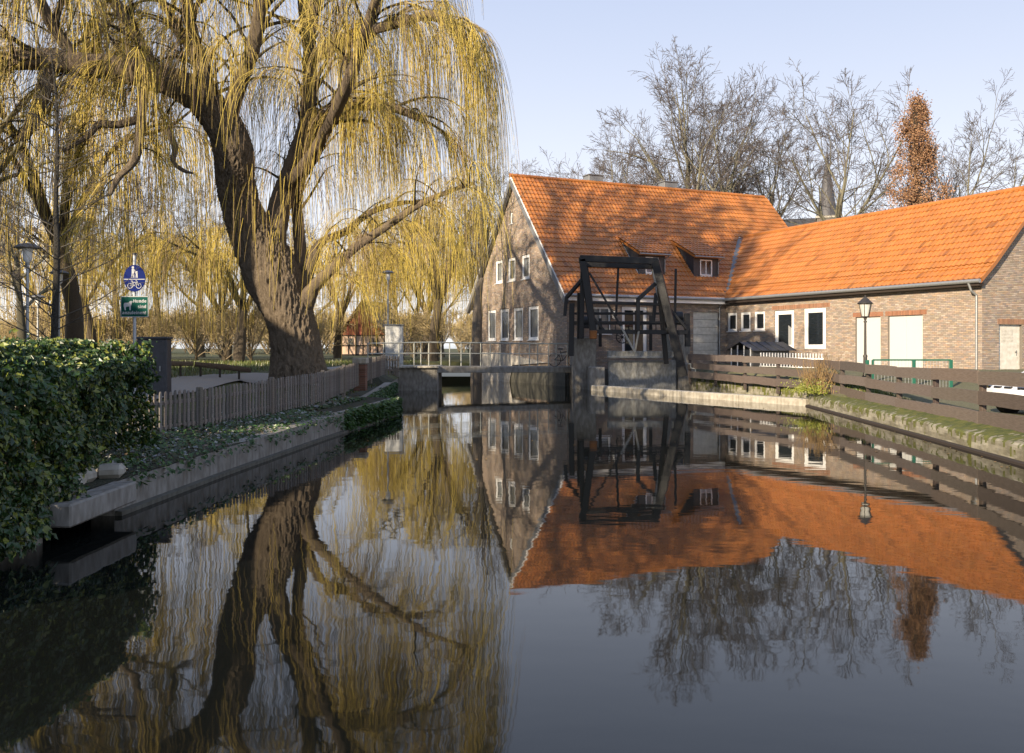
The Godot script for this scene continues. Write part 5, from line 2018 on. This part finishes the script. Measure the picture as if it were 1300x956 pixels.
func trees() -> void:
	var grey := Color(0.17, 0.16, 0.11)
	var tw := Color(0.1, 0.085, 0.08)
	var vase := {"trunk": 0.55, "rad": 0.34, "limbs": 8, "low": 0.34, "open": 52.0, "reach": 0.29, "minr": 0.01, "thin": 0.62, "wob": 0.16,
		"kids": [5, 5, 4, 4], "segs": [7, 6, 5, 4, 4], "sides": [6, 5, 4, 3, 3], "up": [0.06, 0.03, 0.01, 0.0, 0.0], "from": [0.25, 0.2, 0.2, 0.2], "spread": [38.0, 40.0, 42.0, 45.0], "ratio": [0.6, 0.58, 0.56, 0.6], "tone": [grey, grey * 0.9, tw, tw, tw]}
	var wide: Dictionary = vase.duplicate(true)
	wide.open = 64.0
	wide.trunk = 0.45
	wide.reach = 0.33
	wide.limbs = 8
	var bush: Dictionary = vase.duplicate(true)
	bush.trunk = 0.3
	bush.rad = 0.09
	bush.limbs = 11
	bush.low = 0.05
	bush.open = 50.0
	bush.reach = 0.5
	bush.kids = [5, 4, 4]
	bush.minr = 0.012
	bush.tone = [Color(0.2, 0.16, 0.1), Color(0.32, 0.25, 0.14), Color(0.42, 0.33, 0.17)]
	var gA := "bare trees behind the mill roofs"
	var lA := "tall bare deciduous tree rising behind the orange mill roof"
	var v1 := bare_tree("bare_tree", lA, 11, vase, gA)
	var v2 := bare_tree("bare_tree", lA, 12, vase, gA)
	var v3 := bare_tree("bare_tree", lA, 13, wide, gA)
	var v4 := bare_tree("bare_tree", "broad bare tree with forked stems beside the church spire", 14, wide, gA)
	var used := {}
	var put := func(v: Node3D, px: float, top: float, d: float, turn: float, label := "", group := "") -> void:
		var p: Vector3 = at(px, top, d)
		var s: float = (p.y - 1.0) / float(v.get_meta("tall"))
		var where := Vector3(p.x, 1.0, p.z)
		var o: Node3D = v
		if used.has(v):
			o = copy(v, where, turn, s, label)
		else:
			used[v] = true
			v.position = where
			v.rotation.y = turn
			v.scale = Vector3(s, s, s)
			if label:
				v.set_meta("label", label)
		if group:
			o.set_meta("group", group)
	put.call(v1, 873, 48, 76.0, 0.4, "tallest bare tree of the row behind the mill roof")
	put.call(v2, 908, 78, 80.0, 1.0, "bare tree growing right beside the tallest one behind the mill roof")
	put.call(v1, 930, 92, 73.0, 2.1, "bare tree behind the far end of the mill ridge")
	put.call(v2, 962, 118, 78.0, 3.3, "bare tree behind the far end of the mill ridge")
	put.call(v3, 822, 132, 77.0, 0.7, "spreading bare tree behind the ridge between the two chimneys")
	put.call(v3, 768, 150, 74.0, 2.6, "low spreading bare tree behind the chimney closer to the gable")
	put.call(v2, 735, 172, 82.0, 5.0, "small bare tree behind the ridge between gable and chimney")
	put.call(v4, 1045, 60, 70.0, 0.3)
	put.call(v3, 1225, 90, 66.0, 4.2, "broad bare tree beside the brown-leaved column tree")
	put.call(v1, 648, 190, 84.0, 5.6, "slim bare tree behind the brick gable of the mill")
	put.call(v2, 606, 215, 80.0, 0.2, "slim bare tree behind the brick gable of the mill")
	var gB := "bare trees of the park behind the willow"
	var lB := "bare park tree standing behind the weeping willows"
	for q in [[v3, 560, 235, 92, 1.2], [v1, 505, 260, 95, 2.2], [v2, 525, 250, 98, 4.0], [v3, 398, 240, 100, 0.9], [v1, 255, 215, 90, 3.4], [v2, 205, 190, 85, 1.9], [v4, 150, 180, 78, 2.8], [v3, 30, 150, 50, 1.3], [v4, -70, 120, 46, 0.1], [v2, 300, 240, 96, 5.2]]:
		put.call(q[0], float(q[1]), float(q[2]), float(q[3]), float(q[4]), lB, gB)
	# this one stands outside the picture; its limbs shade the gable
	var big := copy(v4, W(-18.3, 29.3, 1.0), 2.0, 1.15, "broad bare tree standing by the brick house beyond the path")
	big.set_meta("group", gB)
	var heavy: Dictionary = vase.duplicate(true)
	heavy.trunk = 0.62
	heavy.low = 0.6
	heavy.rad = 0.6
	heavy.limbs = 9
	heavy.open = 66.0
	heavy.reach = 0.27
	heavy.thin = 0.74
	heavy.minr = 0.03
	heavy.wob = 0.22
	heavy.kids = [4, 4, 3]
	var old := bare_tree("bare_tree", "very tall heavy-limbed bare tree standing between the path and the brick house", 17, heavy, gB, 24.0)
	old.position = W(-15.3, 23.0, 1.0)
	old.scale = Vector3.ONE * 1.35
	var old2 := copy(old, W(-16.0, 17.6, 1.0), 2.2, 1.4, "heavy-limbed bare tree close to the wall of the brick house")
	old2.set_meta("group", gB)
	# undergrowth
	var gC := "bare shrubs along the far edge of the park"
	var b1 := bare_tree("bare_shrub", "bare brown shrub in the undergrowth behind the park lawn", 21, bush, gC, 4.0)
	var b2 := bare_tree("bare_shrub", "bare brown shrub in the undergrowth behind the park lawn", 22, bush, gC, 4.0)
	var first := {}
	for i in 30:
		var v: Node3D = b1 if i % 2 == 0 else b2
		var px := 10.0 + (i % 15) * 39.0 + rng.randf_range(-8, 8)
		var d := rng.randf_range(60, 72) if i < 15 else rng.randf_range(74, 96)
		if px > 418 and px < 500:
			d = rng.randf_range(118, 126)
		var where := Vector3((px - 650) / F * d, 1.0, -d)
		var s := rng.randf_range(0.8, 1.7)
		if not first.has(v):
			first[v] = true
			v.position = where
			v.scale = Vector3(s, s, s)
		else:
			copy(v, where, rng.randf() * TAU, s)
	# the wood that closes the view
	var wood := thing("far_wood", "distant bare brown wood closing the view beyond the park", "wood", Vector3(-40, 1, -130))
	var wx := []
	var wc := []
	for i in 110:
		var d := rng.randf_range(126, 190)
		var px := rng.randf_range(-150, 700)
		var sc := rng.randf_range(1.2, 2.4)
		wx.append(Transform3D(Basis(Vector3.UP, rng.randf() * TAU).scaled(Vector3(sc, sc, sc)), Vector3((px - 650) / F * d, 0.7, -d)))
		wc.append(Color(1, 1, 1))
	scatter(wood, "bare_thicket", (b1.get_node("crown") as MeshInstance3D).mesh, wx, wc)
	wood.set_meta("kind", "stuff")
	# more willows
	var gD := "golden weeping willows in the park"
	far_willow("golden weeping willow trailing to the lawn beyond the log barrier", 41, W(-17.5, 58.0, 1.0), 9.0, 5.0, gD)
	far_willow("golden weeping willow with thick bare trunk behind the hedge", 42, W(-17.5, 36.0, 1.0), 13.0, 5.5, gD)
	far_willow("golden weeping willow close to the far end of the brick gable", 43, W(-5.5, 63.0, 1.0), 11.0, 4.2, gD)
	far_willow("golden weeping willow behind the utility cabinet and sign", 44, W(-28.0, 60.0, 1.0), 10.0, 5.5, gD)
	far_willow("golden weeping willow whose twigs trail low beside the big trunk", 45, W(-21.5, 68.0, 1.0), 9.5, 5.5, gD)
	far_willow("golden weeping willow standing between the old trunk and the half-timbered barn", 46, W(-15.8, 82.0, 1.0), 10.5, 5.0, gD)
	far_willow("golden weeping willow behind the white switch cabinet", 47, W(-7.4, 78.0, 1.0), 10.0, 4.6, gD)
	far_willow("golden weeping willow far behind the grey lamp post", 48, W(-38.0, 74.0, 1.0), 11.0, 6.0, gD)
	# slender young tree behind the hedge
	var th := thing("young_tree", "slender young tree with straight trunk and thin side shoots behind the hedge", "tree", W(-8.1, 16.0, 0.9))
	var tg := Geo.new()
	tg.col = Color(0.07, 0.065, 0.055)
	var tp := [[at(66, 500, 16), 0.075], [at(69, 420, 16), 0.06], [at(72, 330, 16), 0.05], [at(71, 250, 16), 0.04], [at(73, 190, 16), 0.03], [at(71, 120, 16), 0.022], [at(64, 64, 16), 0.01]]
	var res := limb(tg, tp, 10, fn, 0.1, 6)
	part(th, "trunk", tg, M.bark)
	var cg := Geo.new()
	var r := RandomNumberGenerator.new()
	r.seed = 8
	var fine: Dictionary = {"kids": [5, 3], "segs": [7, 5, 4], "sides": [4, 3, 3], "up": [0.05, 0.04, 0.03], "from": [0.25, 0.2], "spread": [38.0, 40.0], "ratio": [0.4, 0.5], "thin": 0.7, "minr": 0.0035, "wob": 0.1, "tone": [Color(0.075, 0.065, 0.05)]}
	var n: int = res[0].size()
	for i in range(5, n - 1):
		for k in 2:
			var a := r.randf() * TAU
			var t := float(i) / n
			grow(cg, r, res[0][i], Vector3(cos(a), 0.35, sin(a)).normalized(), lerpf(1.7, 0.45, t) * r.randf_range(0.6, 1.1), lerpf(0.016, 0.007, t), 0, fine)
	part(th, "crown", cg, M.twig)
	# pollarded trunk before the gable
	th = thing("pollard_tree", "pollarded tree with pale split trunk standing beside the brick gable", "tree", W(-2.0, 53.0, 0.2))
	tg = Geo.new()
	tg.col = Color(0.42, 0.36, 0.29)
	limb(tg, [[at(605, 489, 53), 0.34], [at(605, 440, 53), 0.27], [at(606, 400, 53), 0.27], [at(608, 366, 53), 0.22], [at(612, 352, 53), 0.1]], 14, fn, 0.3, 6)
	part(th, "trunk", tg, M.bark)
	cg = Geo.new()
	fine.minr = 0.012
	for i in 9:
		grow(cg, r, at(610, 362, 53), Vector3(r.randf_range(-0.25, 0.3), 1, r.randf_range(-0.3, 0.3)).normalized(), r.randf_range(3.0, 7.0), 0.06, 0, fine)
	part(th, "crown", cg, M.twig)
	# columnar oak that keeps its brown leaves
	th = thing("column_oak", "narrow columnar tree still covered in brown leaves behind the brick wing", "tree", at(1163, 300, 60.0))
	var o := th.position
	tg = Geo.new()
	tg.col = Color(0.09, 0.075, 0.06)
	tg.tube(PackedVector3Array([Vector3(o.x, 1, o.z), Vector3(o.x, 10, o.z), Vector3(o.x, 18, o.z)]), PackedFloat32Array([0.25, 0.14, 0.03]), 8)
	part(th, "trunk", tg, M.bark)
	cg = Geo.new()
	for i in 60:
		var y := lerpf(3.0, 17.0, r.randf())
		var a := r.randf() * TAU
		grow(cg, r, Vector3(o.x, y, o.z), Vector3(cos(a) * 0.4, 1, sin(a) * 0.4).normalized(), lerpf(3.2, 1.2, y / 18.0), 0.04, 0, fine)
	part(th, "branches", cg, M.twig, true)
	var lm := leaf_mesh(0.13, 0.085, 0.025)
	lm.surface_set_material(0, M.dry_leaf)
	var xf := []
	var cs := []
	var clumps := []
	for i in 260:
		var y := lerpf(3.0, 18.4, pow(r.randf(), 0.8))
		var rad := lerpf(2.4, 0.22, pow(clampf((y - 8.0) / 10.6, 0, 1), 1.6)) * sqrt(r.randf()) * r.randf_range(0.65, 1.25)
		var a := r.randf() * TAU
		clumps.append(Vector3(o.x + cos(a) * rad, y, o.z + sin(a) * rad))
	for i in 26000:
		var c: Vector3 = clumps[r.randi() % clumps.size()]
		var p := c + Vector3(r.randfn(0, 0.2), r.randfn(0, 0.36), r.randfn(0, 0.2))
		xf.append(Transform3D(facing(Vector3(-0.4, 0.6, 0.5), 1.2), p))
		cs.append(jit([Color(0.27, 0.145, 0.075), Color(0.17, 0.09, 0.05), Color(0.33, 0.2, 0.11)][r.randi() % 3], 0.3))
	scatter(th, "dry_leaves", lm, xf, cs)
	# shrub hanging over the mossy wall
	th = thing("bank_shrub", "small yellow-green shrub with dry stems at the bend of the plank fence", "shrub", W(10.6, 31.2, 0.5))
	cg = Geo.new()
	fine.minr = 0.005
	fine.tone = [Color(0.3, 0.2, 0.09)]
	for i in 42:
		grow(cg, r, W(10.45 + r.randf_range(-0.35, 0.4), 31.0 + r.randf_range(-1.2, 0.6), 0.5), Vector3(r.randf_range(-0.7, 0.5), 1, r.randf_range(-0.5, 0.7)).normalized(), r.randf_range(0.5, 1.1), 0.008, 0, fine)
	part(th, "stems", cg, M.twig)
	lm = leaf_mesh(0.075, 0.035, 0.01)
	lm.surface_set_material(0, M.leaf)
	xf = []
	cs = []
	for i in 1500:
		xf.append(Transform3D(facing(Vector3(-0.6, 0.8, 0.3), 0.8), W(10.25 + r.randfn(0, 0.3), 31.0 + r.randfn(0, 0.6), 0.5 + absf(r.randfn(0, 0.18)))))
		cs.append(jit(Color(0.2, 0.22, 0.035), 0.3))
	scatter(th, "leaves", lm, xf, cs)

# ---------------------------------------------------------------- far buildings
func far_buildings() -> void:
	# half-timbered barn
	var D := 110.0
	var p := at(461, 446, D)
	var th := thing("barn", "small half-timbered barn with red boarded gable beyond the park lawn", "barn", Vector3(p.x, 1.1, p.z), -0.25)
	var g := Geo.new()
	g.box(Vector3(0, 1.4, -4), Vector3(5.8, 2.8, 8.0))
	part(th, "wall", g, mat("infill", Color(0.46, 0.33, 0.24), 0.9))
	for i in 7:
		g = Geo.new()
		g.box(Vector3(-2.85 + i * 0.95, 1.25, 0.03), Vector3(0.14, 2.5, 0.08))
		part(th, "timber_post", g, M.timber)
	for h in [0.1, 1.2, 2.45]:
		g = Geo.new()
		g.box(Vector3(0, h, 0.035), Vector3(5.9, 0.14, 0.08))
		part(th, "timber_beam", g, M.timber)
	g = Geo.new()
	g.poly([Vector3(-3.1, 2.5, 0.1), Vector3(3.1, 2.5, 0.1), Vector3(0, 6.6, 0.1)], Vector3.BACK)
	var red := mat("red_boards", Color(0.3, 0.085, 0.045), 0.85)
	grain(red, M.concrete.albedo_texture, Vector3(3, 0.4, 3))
	part(th, "gable_boards", g, red)
	for s in [-1.0, 1.0]:
		g = Geo.new()
		g.poly([Vector3(s * 3.5, 2.0, 0.35), Vector3(s * 3.5, 2.0, -8.3), Vector3(0, 6.75, -8.3), Vector3(0, 6.75, 0.35)], Vector3(s, 1, 0))
		g.poly([Vector3(s * 3.5, 1.85, 0.35), Vector3(s * 3.5, 1.85, -8.3), Vector3(0, 6.6, -8.3), Vector3(0, 6.6, 0.35)], Vector3(-s, -1, 0))
		part(th, "roof", g, M.slate)
		g = Geo.new()
		g.beam(Vector3(s * 3.5, 1.92, 0.37), Vector3(0, 6.7, 0.37), 0.06, 0.12)
		part(th, "verge_board", g, M.rust)
	for x in [-1.6, 1.2]:
		g = Geo.new()
		g.box(Vector3(x, 1.7, 0.06), Vector3(0.7, 0.8, 0.06))
		part(th, "window", g, M.black_plastic)
	# church
	D = 112.0
	p = at(1050, 290, D)
	th = thing("church", "church with slim slate spire and dark nave roof behind the brick wing", "church", Vector3(p.x, 1.1, p.z), -0.3)
	g = Geo.new()
	g.box(Vector3(0, 8.4, 0), Vector3(2.4, 17.0, 2.4))
	var tower := part(th, "tower", g, M.mortar)
	for s in 4:
		for k in 2:
			g = Geo.new()
			var b := Basis(Vector3.UP, s * PI / 2)
			g.box(b * Vector3(-0.5 + k, 15.6, 1.2), Vector3(0.45, 1.4, 0.08), b)
			part(tower, "louvre", g, M.black_plastic)
	g = Geo.new()
	for h in [14.4, 17.0]:
		g.box(Vector3(0, h, 0), Vector3(2.75, 0.28, 2.75))
	part(th, "cornice", g, M.pale_concrete)
	g = Geo.new()
	g.lathe(Vector3.ZERO, [[1.35, 17.1], [0.95, 19.0], [0.0, 25.5]], 8)
	part(th, "spire", g, mat("spire_slate", Color(0.06, 0.06, 0.066), 0.6))
	g = Geo.new()
	g.rod(Vector3(0, 25.3, 0), Vector3(0, 26.4, 0), 0.05, 6)
	part(th, "finial", g, M.black_steel)
	g = Geo.new()
	g.box(Vector3(2.0, 6.8, -4.0), Vector3(26.0, 11.4, 9.0))
	part(th, "nave", g, M.mortar)
	for s in [-1.0, 1.0]:
		g = Geo.new()
		g.poly([Vector3(-11.5, 12.4, -4.0 + s * 5.0), Vector3(15.5, 12.4, -4.0 + s * 5.0), Vector3(15.5, 17.6, -4.0), Vector3(-11.5, 17.6, -4.0)], Vector3(0, 1, s))
		part(th, "nave_roof", g, M.slate)
	g = Geo.new()
	for x in [-11.4, 15.4]:
		g.poly([Vector3(x, 12.4, -9.0), Vector3(x, 12.4, 1.0), Vector3(x, 17.6, -4.0)], Vector3(x, 0, 0))
	part(th, "gable", g, M.mortar)
	# house whose shade lies over the willow's bank
	th = thing("brick_house", "brick house with tiled roof standing beyond the path and hedge", "house", W(-17.2, 13.5, 1.0))
	g = Geo.new()
	g.box(W(-21.2, 13.6, 4.6), Vector3(8.0, 7.4, 25.0))
	part(th, "wall", g, M.mortar)
	g = Geo.new()
	g.col = TILE
	for s in [-1.0, 1.0]:
		g.poly([W(-21.2 + s * 4.4, 0.8, 8.2), W(-21.2 + s * 4.4, 26.4, 8.2), W(-21.2, 26.4, 11.2), W(-21.2, 0.8, 11.2)], Vector3(s, 1, 0))
	for d in [0.9, 26.3]:
		g.poly([W(-25.4, d, 8.2), W(-17.0, d, 8.2), W(-21.2, d, 11.1)], Vector3(0, 0, 1 if d < 5 else -1))
	part(th, "roof", g, M.tile)
	for i in 5:
		for k in 2:
			g = Geo.new()
			g.box(W(-17.19, 4.0 + i * 4.6, 2.9 + k * 2.8), Vector3(0.06, 1.4, 1.1), Basis(), 0.01)
			var w := part(th, "window", g, M.white_paint)
			g = Geo.new()
			g.box(W(-17.15, 4.0 + i * 4.6, 2.9 + k * 2.8), Vector3(0.03, 1.15, 0.85))
			part(w, "pane", g, M.black_plastic)

# ---------------------------------------------------------------- scene
func _ready() -> void:
	rng.seed = 1234
	fn.seed = 2
	fn.frequency = 0.6
	var cam := Camera3D.new()
	cam.name = "camera"
	add_child(cam)
	cam.position = Vector3(0, EYE, 0)
	cam.near = 0.1
	cam.far = 3000.0
	# shifted lens: uprights stay upright
	cam.set_frustum(0.1 * 956.0 / F, Vector2(0, -0.1 * (478.0 - HZ) / F), 0.1, 3000.0)
	cam.current = true
	var env := Environment.new()
	var sky := Sky.new()
	var sm := ProceduralSkyMaterial.new()
	sm.sky_top_color = Color(0.27, 0.36, 0.58).linear_to_srgb()
	sm.sky_horizon_color = Color(0.97, 0.985, 1.0).linear_to_srgb()
	sm.sky_curve = 0.2
	sm.ground_bottom_color = Color(0.2, 0.2, 0.18)
	sm.ground_horizon_color = Color(0.6, 0.62, 0.64)
	sm.sun_angle_max = 1.0
	sky.sky_material = sm
	env.background_mode = Environment.BG_SKY
	env.sky = sky
	env.background_energy_multiplier = 0.68
	env.tonemap_mode = Environment.TONE_MAPPER_LINEAR
	env.tonemap_exposure = 2.0
	env.sdfgi_enabled = true
	env.ssao_enabled = true
	env.ssil_enabled = true
	var we := WorldEnvironment.new()
	we.name = "environment"
	we.environment = env
	add_child(we)
	var sun := DirectionalLight3D.new()
	sun.name = "sun"
	add_child(sun)
	sun.light_energy = 1.55
	sun.light_color = Color(1.0, 0.92, 0.8)
	sun.light_angular_distance = 0.5
	sun.shadow_enabled = true
	# it shines from behind the camera's shoulder, low as at a winter noon
	var to := Vector3(0.592 * 0.943, -0.335, -0.806 * 0.943).normalized()
	sun.look_at_from_position(Vector3.ZERO, to, Vector3.UP)

	materials()
	ground()
	banks()
	mill()
	wing()
	sluice()
	far_buildings()
	picket_fence()
	plank_fence()
	furniture()
	hedge()
	willow()
	trees()
